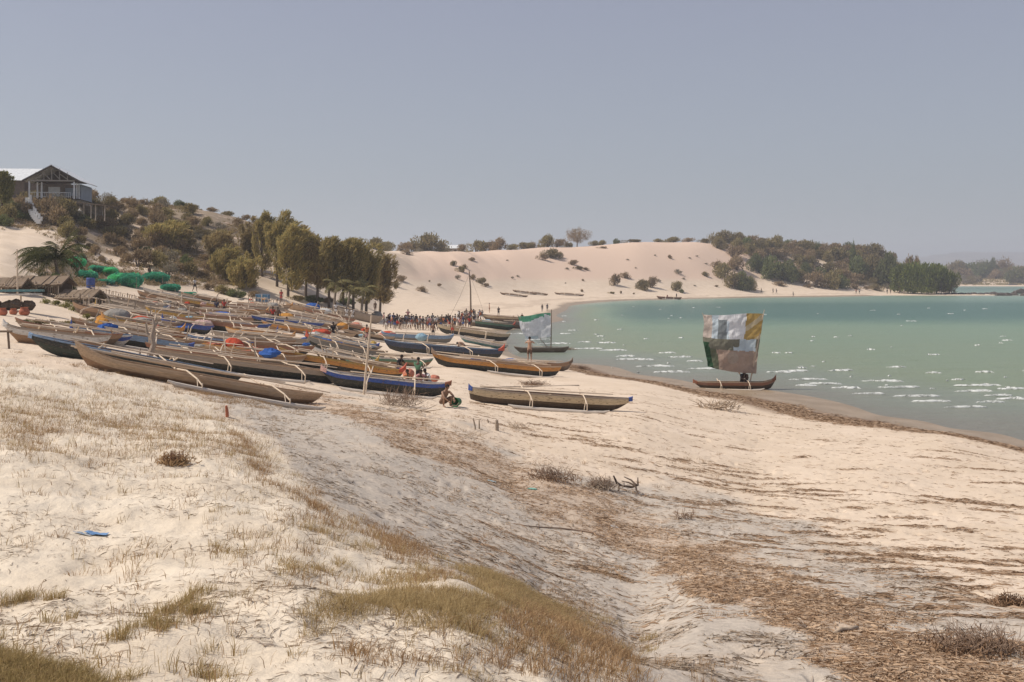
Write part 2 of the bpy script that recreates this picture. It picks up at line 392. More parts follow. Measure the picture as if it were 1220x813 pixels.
def build_ground():
    dune, band, grey, z, px, py = masks(XX.ravel(), DD.ravel())
    D = DD.ravel(); X = XX.ravel(); b = BASE.ravel()
    nn = fbm(X / 3, D / 9, 60, 3)
    shore = sstep(.45, .2, b + .10 * nn) * (D < 420)
    wet = shore
    wrack = sstep(.16, .05, np.abs(b - .36 + .12 * nn)) * (D < 130) * (PX.ravel() > 640) * .95
    wrack = np.maximum(wrack, sstep(.2, .05, np.abs(b - .8 + .3 * nn)) * (D > 200) * (D < 430) * .25)
    pxf = PX.ravel(); pyf = HY + FPX * (CAMZ - TZ.ravel()) / D
    hm = sstep(5.5, 8, b) * (D > 80)
    lefth = hm * sstep(470, 430, pxf) * sstep(.05, .4, .45 + fbm(X / 12, D / 12, 71, 4) - .9 * sstep(0, 1, np.exp(-((pxf - 15) / 60) ** 2 - ((pyf - 300) / 28) ** 2)))
    gap = np.exp(-((pxf - 985 - (pyf - 317) * 1.5) / 20) ** 2 - ((pyf - 317) / 7) ** 2); headland = hm * sstep(905, 960, pxf + (pyf - 300) * .6) * sstep(.7, .3, gap)
    ridge = hm * np.exp(-((pxf - 470 - (pyf - 300) * .9) / 18) ** 2) * .5 * sstep(250, 260, D) * sstep(340, 330, D)
    hillm = np.clip(np.maximum(np.maximum(lefth, headland), ridge), 0, 1)
    bare = np.clip(hm * sstep(460, 520, pxf) * sstep(930, 880, pxf), 0, 1)
    V = np.stack([X, D, TZ.ravel()], 1)
    i = np.arange(NV - 1)[:, None] * NU + np.arange(NU - 1)[None, :]
    F = np.stack([i, i + 1, i + NU + 1, i + NU], -1).reshape(-1, 4)
    # the ground behind and beside the photographer
    back = np.array([[-60, -40, 5], [60, -40, 4], [60, 0, 4.6], [-60, 0, 5.2]], float)
    n0 = len(V)
    V = np.concatenate([V, np.array([[-60, -40, 5.0], [60, -40, 5.0], [60, -1, 5.0], [-60, -1, 5.0]])])
    F2 = np.array([[n0, n0 + 1, n0 + 2, n0 + 3], [n0 + 3, n0 + 2, NU - 1, 0]])
    me = np_mesh('ground', V, np.concatenate([F, F2]), ground_material(), smooth=True)
    pad = lambda a: np.concatenate([np.asarray(a, float).ravel(), np.zeros(4)])
    for k, a in (('dune', dune), ('band', band), ('grey', grey), ('wet', wet), ('wrack', wrack), ('hill', hillm), ('bare', bare)): attr(me, k, pad(a))
    tag(mk('ground', me), kind='structure')
    return shore
build_ground()

def build_water():
    nv, nu = 620, 520
    v = np.exp(np.linspace(math.log(24), math.log(1250), nv)); u = np.linspace(-.12, 1.05, nu)
    D = v[:, None] * np.ones((1, nu)); X = D * u[None, :]
    depth = -H(X, D)
    px = CX + FPX * X / D
    wob = fbm(X / 6, D / 2.2, 80, 3)
    amp = .05 * sstep(0, .4, depth)
    Z = amp * fbm(X / 2.6, D / .9, 82, 3) + .05 * wob * sstep(.1, .6, depth)
    V = np.stack([X, D, Z], -1).reshape(-1, 3)
    i = np.arange(nv - 1)[:, None] * nu + np.arange(nu - 1)[None, :]
    F = np.stack([i, i + 1, i + nu + 1, i + nu], -1).reshape(-1, 4)
    s = NT('sea')
    dp = s.attr('depth'); far = s.attr('far'); n = s.noise(.06, 5, .6, s.pos((.5, 1.6, 1)), .4)
    d2 = s.math('ADD', dp, s.math('MULTIPLY', s.math('SUBTRACT', n, .5), .55)); d2 = s.math('ADD', d2, s.math('MULTIPLY', s.math('SUBTRACT', s.noise(.9, 5, .7, s.pos((.3, 1.6, 1)), .8), .5), .42))
    colA = s.ramp(s.math('DIVIDE', d2, 2.4), [(0, (.22, .21, .17)), (.14, (.22, .25, .195)), (.28, (.22, .265, .17)), (.5, (.185, .27, .18)), (.8, (.085, .165, .125)), (1, (.06, .135, .105))])
    colB = s.ramp(s.math('DIVIDE', dp, 2.4), [(0, (.30, .33, .25)), (.2, (.19, .28, .21)), (.42, (.12, .205, .155)), (.8, (.08, .16, .12)), (1, (.06, .135, .10))])
    col = s.mix(far, colA, colB)
    b1 = s.noise(2.6, 6, .7, s.pos((.4, 1.5, 1)), .6); b2 = s.noise(.5, 4, .6, s.pos((.35, 1.3, 1)), .4)
    bm = s.math('ADD', s.math('MULTIPLY', b1, .6), b2)
    mat = s.bsdf(col, .28, .25, bm, .9, .35, IOR=1.33)
    me = np_mesh('water', V, F, mat, smooth=True)
    attr(me, 'depth', np.clip(depth, 0, 3)); attr(me, 'far', sstep(230, 290, D))
    tag(mk('water', me), kind='structure')
build_water()

def build_foam():
    """small breaking crests and flecks of foam, in clusters along the shallows"""
    V = []; F = []; 
    def streak(px, py, wpx, hpx, seed):
        c = G(px, py); D = c.y; w = 1.3 * wpx / FPX * D; nseg = 14
        dep = min(max(hpx / FPX * D * D / CAMZ * .30, .05), .6)
        for k in range(2 if wpx > 14 else 1):
            o = len(V); off = k * dep * .8
            yaw = random.uniform(-.08, .08) - .03
            for i in range(nseg + 1):
                t = i / nseg; s_ = math.sin(math.pi * t) ** .6
                x = c.x + (t - .5) * w * (1 - .35 * k) + k * w * .2
                j = float(vnoise(t * 7, seed * 3.1 + k, 91)); j2 = float(vnoise(t * 11, seed * 5.7 + k, 92))
                y = D + off + (t - .5) * w * yaw + (j - .5) * dep * .9
                th = dep * s_ * (.25 + j2 * .75) * .5
                for q, zz in ((-1, .015), (-.35, .10 + .05 * j), (.3, .11), (1, .02)):
                    V.append((x + q * .05, y + q * th, (zz if s_ > .02 else .02) * (0.4 + .6 * s_)))
            for i in range(nseg):
                for q in range(3):
                    a = o + i * 4 + q; F.append((a, a + 4, a + 5, a + 1))
    a = [(945, 443, 30, 2.5), (962, 453, 36, 2), (930, 444, 26, 3), (980, 458, 36, 2), (1002, 442, 24, 4), (1050, 455, 40, 3), (1072, 462, 38, 3), (1068, 438, 18, 2), (1112, 445, 15, 2), (1143, 453, 14, 4),
         (1165, 460, 44, 4), (1160, 467, 36, 3), (1205, 464, 30, 5), (1205, 476, 30, 4), (1180, 480, 26, 2), (1092, 473, 44, 2), (1110, 479, 36, 2), (1008, 463, 26, 3), (960, 460, 20, 2), (955, 439, 10, 2), (1037, 417, 8, 2), (1086, 383, 10, 2),
         (1173, 444, 16, 2), (1112, 423, 12, 2), (1200, 406, 10, 2), (940, 421, 7, 2), (810, 426, 24, 4), (795, 421, 16, 2), (828, 431, 16, 2), (838, 440, 30, 2), (800, 444, 34, 2), (745, 425, 18, 4), (722, 409, 18, 4), (683, 394, 10, 3),
         (675, 398, 12, 2), (697, 408, 14, 2), (700, 416, 30, 2), (716, 401, 8, 2), (660, 410, 30, 2), (730, 418, 26, 2), (755, 429, 36, 2), (640, 405, 26, 2), (620, 398, 22, 2), (812, 403, 5, 2), (925, 421, 8, 2), (1190, 472, 26, 2), (780, 437, 36, 2), (1035, 470, 30, 1.6), (1150, 486, 40, 1.6)]
    for k, (px, py, w, h) in enumerate(a): streak(px, py, w, h * .75, k)
    for k in range(55):
        py = 366 + 100 * random.random() ** 1.3; px = random.uniform(670, 1230)
        if py > 375 + (px - 660) * .16 + 60: continue
        streak(px, py, random.uniform(1.5, 6), random.uniform(.3, .9), 100 + k)
    s = NT('foam_white'); n = s.noise(2.6, 5, .75, s.pos((.7, 2.2, 1)), .3); d = s.n('ShaderNodeBsdfDiffuse'); d.inputs[0].default_value = (.66, .68, .65, 1)
    tp = s.n('ShaderNodeBsdfTransparent'); mm = s.n('ShaderNodeMixShader'); s.l(s.rng(n, .36, .58, .08, 1), mm.inputs[0]); s.l(tp.outputs[0], mm.inputs[1]); s.l(d.outputs[0], mm.inputs[2]); s.l(mm.outputs[0], s.out.inputs['Surface']); m = s.m
    me = np_mesh('foam', np.array(V), np.array(F), m, smooth=True); tag(mk('foam', me), kind='stuff')
build_foam()

def build_far_hills():
    nx, ny = 240, 14; V = []
    for j in range(ny):
        for i in range(nx):
            px = 560 + 900 * i / (nx - 1); D = 3600 + 160 * j
            sk = 299.5 - 2.5 * float(fbm(px / 90, .3, 101, 4)) - (1.5 if px > 1130 else 0) + 9 * float(sstep(1130, 1060, px)) + 8 * (1 - float(sstep(560, 900, px)))
            zt = zof(sk, 4800)
            t = j / (ny - 1); z = zt * math.sin(min(1, t * 1.25) * math.pi / 2) + 14 * float(fbm(px / 18, t * 4, 103, 4)) * t * (1 - t) * 3
            V.append(((px - CX) / FPX * D, D, max(-1, z if j else 2)))
    V = np.array(V); i = np.arange(ny - 1)[:, None] * nx + np.arange(nx - 1)[None, :]
    F = np.stack([i, i + 1, i + nx + 1, i + nx], -1).reshape(-1, 4)
    s = NT('far_scrub'); n = s.noise(.006, 5, .6, s.pos())
    m = s.bsdf(s.mix(s.rng(n, .4, .6), (.10, .085, .06, 1), (.19, .15, .11, 1)), .95, .1)
    tag(mk('far_hills', np_mesh('far_hills', V, F, m, smooth=True)), kind='structure')
build_far_hills()

# ------------------------------------------------------------------ light, sky, air, camera
SUN_EL, SUN_AZ = 50, -92           # azimuth from +Y towards +X
def lighting():
    w = bpy.data.worlds.new('World'); scene.world = w; w.use_nodes = True; t = w.node_tree; t.nodes.clear()
    out = t.nodes.new('ShaderNodeOutputWorld'); bg = t.nodes.new('ShaderNodeBackground'); sky = t.nodes.new('ShaderNodeTexSky')
    sky.sky_type = 'NISHITA'; sky.sun_disc = False; sky.sun_elevation = R(SUN_EL); sky.sun_rotation = R(SUN_AZ)
    sky.air_density = 1.0; sky.dust_density = SKY[0]; sky.ozone_density = SKY[1]; sky.altitude = 0
    bg.inputs[1].default_value = SKY[2]
    mx = t.nodes.new('ShaderNodeMix'); mx.data_type = 'RGBA'; mx.inputs[0].default_value = SKY[3]
    hs = t.nodes.new('ShaderNodeHueSaturation'); hs.inputs['Saturation'].default_value = SKY[4]
    t.links.new(sky.outputs[0], hs.inputs['Color']); t.links.new(hs.outputs[0], mx.inputs[6]); 
    tc = t.nodes.new('ShaderNodeTexCoord'); sx = t.nodes.new('ShaderNodeSeparateXYZ'); cr = t.nodes.new('ShaderNodeValToRGB'); t.links.new(tc.outputs['Generated'], sx.inputs[0]); t.links.new(sx.outputs[2], cr.inputs[0])
    cr.color_ramp.elements[0].position = .0; cr.color_ramp.elements[0].color = (.83, .96, 1.05, 1); cr.color_ramp.elements[1].position = .32; cr.color_ramp.elements[1].color = (.66, .69, .95, 1)
    vm = t.nodes.new('ShaderNodeVectorMath'); vm.operation = 'SCALE'; vm.inputs['Scale'].default_value = 4.6; t.links.new(cr.outputs[0], vm.inputs[0]); t.links.new(vm.outputs[0], mx.inputs[7])
    t.links.new(mx.outputs[2], bg.inputs[0]); t.links.new(bg.outputs[0], out.inputs[0])
    L = bpy.data.lights.new('sun', 'SUN'); L.energy = SUNE; L.angle = R(.55); L.color = (1, .915, .82)
    o = bpy.data.objects.new('sun', L); COL.objects.link(o)
    d = Vector((math.sin(R(SUN_AZ)) * math.cos(R(SUN_EL)), math.cos(R(SUN_AZ)) * math.cos(R(SUN_EL)), math.sin(R(SUN_EL))))
    o.rotation_euler = d.to_track_quat('Z', 'Y').to_euler()
    if HAZE:
        b = MB().box((400, 2400, 76), (7000, 5400, 158)); s = NT('haze_air'); v = s.n('ShaderNodeVolumePrincipled')
        v.inputs['Color'].default_value = (.93, .95, 1, 1); v.inputs['Density'].default_value = HAZE; v.inputs['Anisotropy'].default_value = .2
        s.l(v.outputs[0], s.out.inputs['Volume']); tag(b.build('haze', s.m), kind='stuff')
    cam = bpy.data.cameras.new('camera'); c = bpy.data.objects.new('camera', cam); COL.objects.link(c)
    c.location = (0, 0, CAMZ); c.rotation_euler = (R(90), 0, 0); cam.sensor_width = 36; cam.lens = 36 * FPX / 1220
    cam.shift_y = -(406.5 - HY) / 1220; cam.clip_end = 12000; cam.clip_start = .1
    scene.camera = c
    vs = scene.view_settings; vs.view_transform = 'Standard'; vs.look = 'None'; vs.gamma = 1; vs.use_curve_mapping = False; vs.exposure = EXPO
    scene.cycles.max_bounces = 5; scene.cycles.volume_bounces = 0; scene.cycles.transparent_max_bounces = 8
    scene.cycles.use_denoising = True
SKY = (1.2, 1.5, .070, .7, .75, (3.7, 4.35, 5.0, 1)); SUNE = 3.25; EXPO = 0.52; HAZE = .0004
lighting()
# ================================================================== vegetation
def quads(P_, A, B, hl, hw):
    """leaf faces: centre, long axis, side axis, half length, half width"""
    hl = np.asarray(hl)[:, None] if np.ndim(hl) else hl; hw = np.asarray(hw)[:, None] if np.ndim(hw) else hw
    V = np.stack([P_ - A * hl - B * hw * .6, P_ + B * hw * .2 * 0 - A * hl + B * hw * .6, P_ + A * hl + B * hw * .6, P_ + A * hl - B * hw * .6], 1)
    n = len(P_); F = np.arange(n * 4).reshape(n, 4); return V.reshape(-1, 3), F
def rdir(n, up=0.0, spread=1.0):
    d = rng.normal(size=(n, 3)) * spread; d[:, 2] += up
    return d / np.linalg.norm(d, axis=1)[:, None]
def perp(a):
    r = rng.normal(size=a.shape); b = np.cross(a, r); return b / np.linalg.norm(b, axis=1)[:, None]
L_OLIVE = leafmat('leaf_olive', [(0.179, 0.156, 0.065), (0.303, 0.248, 0.105), (0.434, 0.346, 0.155), (0.246, 0.204, 0.085)], .55)
L_BROWN = leafmat('leaf_brown', [(0.211, 0.149, 0.084), (0.349, 0.248, 0.141), (0.443, 0.332, 0.202), (0.275, 0.207, 0.105)], .3)
L_DARK = leafmat('leaf_dark', [(0.088, 0.117, 0.048), (0.151, 0.184, 0.071), (0.238, 0.256, 0.101), (0.112, 0.137, 0.053)], .25)
L_GREY = leafmat('leaf_grey', [(0.176, 0.155, 0.108), (0.270, 0.236, 0.169), (0.351, 0.311, 0.230)], .2)
L_CAS = leafmat('leaf_casuarina', [(0.240, 0.218, 0.090), (0.408, 0.337, 0.130), (0.597, 0.455, 0.178), (0.286, 0.262, 0.102)], .3)
L_CASB = leafmat('leaf_casuarina_brown', [(0.278, 0.218, 0.108), (0.419, 0.321, 0.147), (0.526, 0.408, 0.202)], .3)
L_GREEN = leafmat('leaf_mangrove', [(0.086, 0.119, 0.031), (0.144, 0.182, 0.046), (0.221, 0.240, 0.070), (0.096, 0.125, 0.038)], .12)
L_YEL = leafmat('leaf_yellow_green', [(0.144, 0.144, 0.036), (0.228, 0.216, 0.060), (0.312, 0.276, 0.096)], .1)
L_STRAW = leafmat('leaf_straw', [(.20, .13, .065), (.30, .20, .11), (.40, .29, .17), (.15, .09, .045)], 0, .15)
BARK = plain('bark', (.13, .10, .075), .9, .1, .35, 8)
BARKG = plain('bark_grey', (.24, .20, .16), .9, .1, .3, 8)

def bush_mesh(seed, mat, n=1500, lobes=7, flat=.75, size=.075, ragged=.12, lean=.15):
    r = np.random.default_rng(seed); C = []; Rr = []
    for i in range(lobes):
        a = r.uniform(0, 6.28); d = r.uniform(0, .62) ** .8
        C.append((math.cos(a) * d, math.sin(a) * d, r.uniform(.25, .62) * (1.15 - d * .6))); Rr.append(r.uniform(.26, .46))
    C = np.array(C); Rr = np.array(Rr)
    k = r.integers(0, lobes, n); d = r.normal(size=(n, 3)); d /= np.linalg.norm(d, axis=1)[:, None]
    rad = Rr[k] * (1 - .45 * r.random(n) ** 2.0) * (1 + ragged * r.normal(size=n))
    p = C[k] + d * rad[:, None] * np.array([1, 1, flat + .1])
    p[:, 2] = np.abs(p[:, 2]); p[:, 0] += lean * p[:, 2]
    up = d * .8 + r.normal(size=(n, 3)) * .6 + np.array([.25, 0, .5]); A = up / np.linalg.norm(up, axis=1)[:, None]
    B = np.cross(A, r.normal(size=(n, 3))); B /= np.linalg.norm(B, axis=1)[:, None]
    s = size * r.uniform(.5, 1.3, n)
    V, F = quads(p, A, B, s, s * .55)
    return np_mesh('foliage', V, F, mat)
def stems_mesh(seed, h=.55, n=5, r0=.035):
    rr = random.Random(seed); b = MB()
    for i in range(n):
        a = rr.uniform(0, 6.28); q = rr.uniform(.15, .5)
        b.tube([(0.05 * math.cos(a), .05 * math.sin(a), -.12), (q * .35 * math.cos(a), q * .35 * math.sin(a), h * .4), (q * math.cos(a) + .08, q * math.sin(a), h)], [r0, r0 * .7, r0 * .3], 5)
    return b.mesh('stems', BARK)
BMESH = {}
for nm, mat, n, lb, fl, sz, rg, cnt in (('olive', L_OLIVE, 1500, 8, .75, .062, .12, 4), ('brown', L_BROWN, 1300, 7, .7, .06, .16, 4), ('dark', L_DARK, 1700, 8, .8, .065, .10, 3),
                                   ('grey', L_GREY, 800, 6, .6, .05, .2, 2), ('green', L_GREEN, 2600, 11, .85, .055, .08, 3), ('yellow', L_YEL, 500, 6, .6, .08, .2, 2)):
    BMESH[nm] = [(bush_mesh(100 + i * 7 + len(nm), mat, n, lb, fl, sz, rg), stems_mesh(i)) for i in range(cnt)]
NB = [0]
def bush(p, w, h, ty, name='scrub_bush', base=None, key='bush', group=None, cat='bush', depth=None, sink=.06):
    """w, h in metres; p on the ground"""
    v = BMESH[ty][NB[0] % len(BMESH[ty])]; NB[0] += 1
    o = empty(name, Vector(p) - Vector((0, 0, sink * h)), random.uniform(-.9, .9) + (math.pi if random.random() < .0 else 0))
    o.scale = (w / 1.75, (depth or w * .9) / 1.75, h / .95)
    mk('foliage', v[0], o); mk('stems', v[1], o)
    tag(o, None, cat, group)
    pend(o, base, key)
    return o
def bushpx(px, py, wp, hp, ty, **kw):
    p = G(px, py); D = p.y; return bush(p, wp / FPX * D, hp / FPX * D, ty, **kw)
def crestbush(px, wp, hp, ty, lo, hi, back=2, **kw):
    p = crest(px, lo, hi); D = p.y + back; p = Vector(((px - CX) / FPX * D, D, float(H((px - CX) / FPX * D, D))))
    return bush(p, wp / FPX * D, hp / FPX * D, ty, **kw)
def fill(poly, n, wr, hr, types, mind, **kw):
    """scatter bushes over a patch of hillside outlined in the picture"""
    xs = [p[0] for p in poly]; ys = [p[1] for p in poly]; pts = []; tries = 0
    while len(pts) < n and tries < n * 60:
        tries += 1; x = random.uniform(min(xs), max(xs)); y = random.uniform(min(ys), max(ys))
        c = False; j = len(poly) - 1
        for i in range(len(poly)):
            if (poly[i][1] > y) != (poly[j][1] > y) and x < (poly[j][0] - poly[i][0]) * (y - poly[i][1]) / (poly[j][1] - poly[i][1]) + poly[i][0]: c = not c
            j = i
        if abs(x - 985 - (y - 317) * 1.2) < 17 and abs(y - 318) < 5.5: continue
        if not c or any((x - a) ** 2 + 3 * (y - b) ** 2 < mind ** 2 for a, b in pts): continue
        pts.append((x, y))
    for x, y in pts:
        w = random.uniform(*wr); ty = random.choice(types); q = dict(kw)
        if isinstance(q.get('base'), dict): q['base'] = q['base'][ty]
        bushpx(x, y, w, w * random.uniform(*hr), ty, **q)
HB = {'olive': 'olive green scrub bush', 'brown': 'dry brown scrub bush', 'dark': 'dark green rounded bush', 'grey': 'pale grey twiggy shrub', 'green': 'leafy green bush', 'yellow': 'yellow green low plant'}
def B_(s): return {k: v + s for k, v in HB.items()}
# left hill, round and below the house
MARKS['hill'] = [('the hilltop house', (70, 235)), ('the white steps', (42, 250)), ('the timber deck', (118, 250)), ('the green net stacks', (150, 330)), ('the slanting palm', (60, 312)), ('the bare sand scar', (250, 262)), ('the first casuarina', (190, 300))]
g = 'bushes over the left hill'
fill([(0, 232), (34, 236), (36, 262), (0, 272)], 9, (20, 34), (.5, .8), ['olive', 'brown', 'dark', 'olive'], 13, base=B_(' on the left hill'), key='hill', group=g)
fill([(48, 240), (92, 240), (140, 262), (215, 275), (238, 330), (190, 334), (90, 296), (60, 276), (44, 262)], 46, (18, 36), (.5, .85), ['olive', 'brown', 'dark', 'olive', 'grey', 'brown'], 13, base=B_(' on the left hill'), key='hill', group=g)
fill([(128, 232), (235, 252), (235, 300), (180, 275), (125, 252)], 26, (16, 28), (.45, .75), ['brown', 'olive', 'grey', 'olive'], 11, base=B_(' on the left hill'), key='hill', group=g)
fill([(60, 300), (110, 300), (170, 318), (120, 322), (70, 318)], 7, (10, 18), (.5, .7), ['grey', 'brown', 'dark'], 11, base=B_(' on the left hill'), key='hill', group=g)
fill([(236, 262), (300, 272), (300, 350), (236, 335)], 16, (16, 30), (.5, .8), ['brown', 'olive', 'brown', 'grey'], 13, base=B_(' on the left hill'), key='hill', group=g)
for px, w, h, ty in ((112, 22, 16, 'brown'), (128, 28, 13, 'grey'), (148, 26, 9, 'olive'), (170, 22, 10, 'brown'), (192, 30, 14, 'olive'), (213, 22, 9, 'dark'), (226, 20, 7, 'olive'), (250, 18, 6, 'brown'), (272, 22, 8, 'olive'), (290, 16, 8, 'brown')):
    crestbush(px, w, h, ty, 120, 215, base=B_(' on the skyline of the left hill')[ty], key='hill', group='bushes on the left skyline')
for px, py, w, h, ty in ((54, 252, 22, 16, 'olive'), (66, 253, 24, 17, 'grey'), (78, 254, 24, 15, 'olive'), (90, 256, 24, 14, 'dark'), (60, 262, 26, 13, 'brown'), (74, 266, 26, 12, 'olive'), (30, 262, 24, 14, 'dark'), (14, 258, 30, 20, 'olive'), (4, 250, 26, 20, 'olive'), (22, 250, 20, 16, 'brown'), (100, 268, 24, 12, 'dark'), (118, 266, 22, 10, 'olive')):
    bushpx(px, py, w, h, ty, base=B_(' below the house')[ty], key='hill', group='bushes over the left hill')
for px, py, w, h, ty in ((246, 345, 22, 9, 'brown'), (262, 350, 26, 12, 'olive'), (280, 354, 26, 11, 'dark'), (298, 354, 22, 9, 'brown'), (352, 358, 22, 8, 'olive'), (372, 360, 26, 9, 'dark'), (392, 362, 24, 9, 'brown'), (410, 363, 26, 9, 'dark'), (430, 362, 24, 9, 'olive'), (448, 358, 26, 12, 'brown'), (462, 353, 22, 10, 'brown')):
    bushpx(px, py, w, h, ty, base=B_(' at the foot of the casuarina row')[ty], key='hill', group='bushes under the casuarinas')
for px, D_, w, h, ty in ((48, 146.5, 18, 13, 'brown'), (58, 146, 22, 15, 'grey'), (69, 146.2, 24, 16, 'olive'), (80, 146, 22, 15, 'dark'), (91, 146.3, 20, 13, 'grey'), (102, 145, 22, 12, 'olive')):
    p_ = GD(px, D_); bush(p_, w / FPX * D_, h / FPX * D_ * 1.15, ty, base=B_(' against the veranda')[ty], key='hill', group='bushes over the left hill')
# ridge behind the trees and the crest of the middle dune
MARKS['ridge'] = [('the small grey roof', (540, 298)), ('the big round tree', (688, 285)), ('the tall mast', (560, 330)), ('the casuarina grove', (430, 300))]
g = 'bushes along the dune crest'
for px, w, h, ty in ((446, 30, 16, 'olive'), (462, 28, 14, 'olive'), (478, 24, 14, 'brown'), (492, 30, 14, 'olive'), (508, 46, 24, 'olive'), (526, 20, 14, 'brown'), (547, 16, 11, 'brown'), (568, 28, 18, 'olive'), (583, 24, 13, 'brown'), (596, 24, 17, 'brown'), (608, 16, 9, 'olive'),
                     (622, 26, 11, 'olive'), (634, 18, 9, 'brown'), (653, 24, 18, 'olive'), (664, 20, 13, 'brown'), (675, 14, 8, 'olive'), (708, 14, 7, 'olive'), (718, 14, 7, 'olive'), (734, 10, 7, 'dark'), (752, 26, 5, 'olive'), (783, 14, 5, 'olive'), (803, 24, 8, 'olive'), (820, 18, 7, 'brown'), (838, 14, 7, 'olive')):
    crestbush(px, w, h, ty, 240, 480, base=B_(' on the dune crest')[ty], key='ridge', group=g)
g = 'shrubs on the open dune face'
MARKS['dune'] = [('the small grey roof', (540, 298)), ('the big round tree', (688, 285)), ('the tall mast', (560, 340)), ('the far beached canoe', (797, 354))]
for px, py, w, h, ty in ((485, 304, 14, 8, 'brown'), (500, 300, 14, 6, 'grey'), (540, 317, 9, 8, 'olive'), (548, 324, 12, 9, 'olive'), (553, 320, 8, 6, 'brown'), (564, 333, 10, 7, 'brown'), (572, 338, 14, 9, 'olive'), (578, 342, 9, 6, 'brown'), (545, 333, 10, 7, 'grey'), (563, 311, 12, 5, 'brown'), (522, 341, 8, 4, 'brown'), (512, 336, 5, 3, 'grey'), (503, 348, 14, 8, 'brown'), (478, 335, 20, 8, 'brown'), (470, 342, 20, 9, 'grey'),
                          (646, 310, 14, 10, 'brown'), (657, 308, 26, 13, 'olive'), (667, 307, 14, 8, 'brown'), (681, 316, 14, 8, 'brown'), (688, 321, 12, 5, 'olive'), (697, 322, 9, 4, 'brown'), (676, 321, 8, 3, 'grey'), (610, 332, 6, 3, 'grey'), (617, 330, 6, 3, 'grey'), (694, 335, 4, 3, 'brown'), (674, 338, 3, 2, 'grey'), (604, 311, 5, 2, 'grey'),
                          (732, 340, 16, 18, 'brown'), (745, 332, 14, 9, 'brown'), (766, 345, 22, 14, 'olive'), (775, 343, 16, 17, 'brown'), (785, 336, 7, 5, 'grey'), (797, 308, 7, 5, 'brown'), (808, 326, 13, 7, 'grey'), (805, 347, 14, 15, 'olive'), (811, 349, 9, 5, 'dark'), (839, 329, 10, 6, 'olive'), (815, 333, 7, 3, 'grey'), (853, 342, 6, 3, 'brown'), (717, 296, 12, 3, 'brown'), (693, 348, 4, 4, 'brown'), (740, 350, 4, 4, 'brown'), (755, 351, 3, 3, 'brown'), (728, 350, 8, 3, 'olive'), (757, 320, 4, 2, 'grey'), (748, 310, 6, 2, 'grey'), (780, 305, 5, 2, 'grey'), (822, 308, 6, 2, 'grey'), (830, 306, 5, 2, 'grey'), (828, 341, 6, 2, 'grey'), (841, 315, 7, 2, 'grey')):
    bushpx(px, py, w, h, ty, name='dune_shrub', base=B_(' on the dune face')[ty], key='dune', group=g, cat='shrub')
# wooded headland
MARKS['head'] = [('the open dune face', (860, 310)), ('the pale sand gap', (985, 318)), ('the mangrove trees', (1100, 335)), ('the tall woodland trees', (1040, 300)), ('the beach walkers', (935, 352))]
g = 'bushes of the wooded headland'
for px, w, h, ty in ((850, 26, 11, 'olive'), (862, 34, 18, 'olive'), (880, 30, 17, 'olive'), (893, 22, 14, 'brown'), (908, 24, 12, 'olive'), (925, 20, 9, 'brown'), (940, 18, 10, 'dark'), (952, 20, 9, 'brown'), (966, 18, 9, 'olive'), (980, 22, 9, 'brown'), (995, 18, 11, 'olive'), (1008, 20, 12, 'dark'), (1022, 20, 13, 'olive')):
    crestbush(px, w, h, ty, 380, 560, base=B_(' on the headland skyline')[ty], key='head', group=g)
for px, py, w, h, ty in ((855, 321, 16, 12, 'brown'), (862, 330, 30, 20, 'olive'), (874, 344, 28, 25, 'olive'), (885, 345, 28, 26, 'dark'), (893, 345, 16, 18, 'olive'), (878, 322, 30, 20, 'brown'), (872, 306, 30, 17, 'brown'), (890, 302, 28, 16, 'olive'), (900, 322, 26, 22, 'dark'), (918, 330, 38, 30, 'dark'), (936, 335, 34, 26, 'dark'), (948, 336, 20, 20, 'olive'), (928, 341, 16, 7, 'brown'), (905, 310, 26, 15, 'brown'), (930, 308, 30, 15, 'brown'), (962, 343, 10, 6, 'brown'), (972, 343, 30, 24, 'brown'), (990, 343, 30, 22, 'olive'), (1003, 343, 24, 18, 'dark'), (958, 328, 20, 16, 'dark'), (965, 318, 22, 15, 'olive')):
    bushpx(px, py, w, h, ty, base=B_(' on the headland slope')[ty], key='head', group=g)
fill([(850, 296), (900, 294), (960, 300), (1010, 302), (1060, 310), (1060, 340), (1010, 338), (975, 328), (945, 312), (900, 306)], 62, (14, 26), (.55, .85), ['olive', 'brown', 'dark', 'brown', 'olive'], 9, base=B_(' on the headland slope'), key='head', group=g)
fill([(1010, 338), (1060, 338), (1062, 347), (1020, 346)], 8, (12, 20), (.4, .6), ['brown', 'grey', 'olive'], 9, base=B_(' on the headland slope'), key='head', group=g)
# far bank across the inlet
MARKS['bank'] = [('the mangrove trees', (1130, 330)), ('the pale sand hill', (1190, 312)), ('the black rocks', (1205, 348))]
g = 'bushes on the far bank'
for i in range(34):
    px = random.uniform(1135, 1232); D = random.uniform(905, 1060); p = GD(px, D); w = random.uniform(15, 30) / FPX * D
    ty = random.choice(['olive', 'brown', 'dark', 'grey', 'olive']); bush(p, w, w * random.uniform(.5, .8), ty, base=B_(' on the far bank')[ty], key='bank', group=g)
for i, (px, w, h, ty) in enumerate(((1142, 40, 18, 'olive'), (1160, 34, 17, 'dark'), (1172, 22, 16, 'dark'), (1183, 14, 20, 'dark'), (1208, 22, 9, 'brown'), (1216, 20, 12, 'brown'), (1228, 22, 14, 'olive'))):
    D = 1000; p = GD(px, D); bush(p, w / FPX * D, h / FPX * D * 1.3, ty, base=B_(' topping the far bank')[ty], key='bank', group=g)
sc_ = MB()

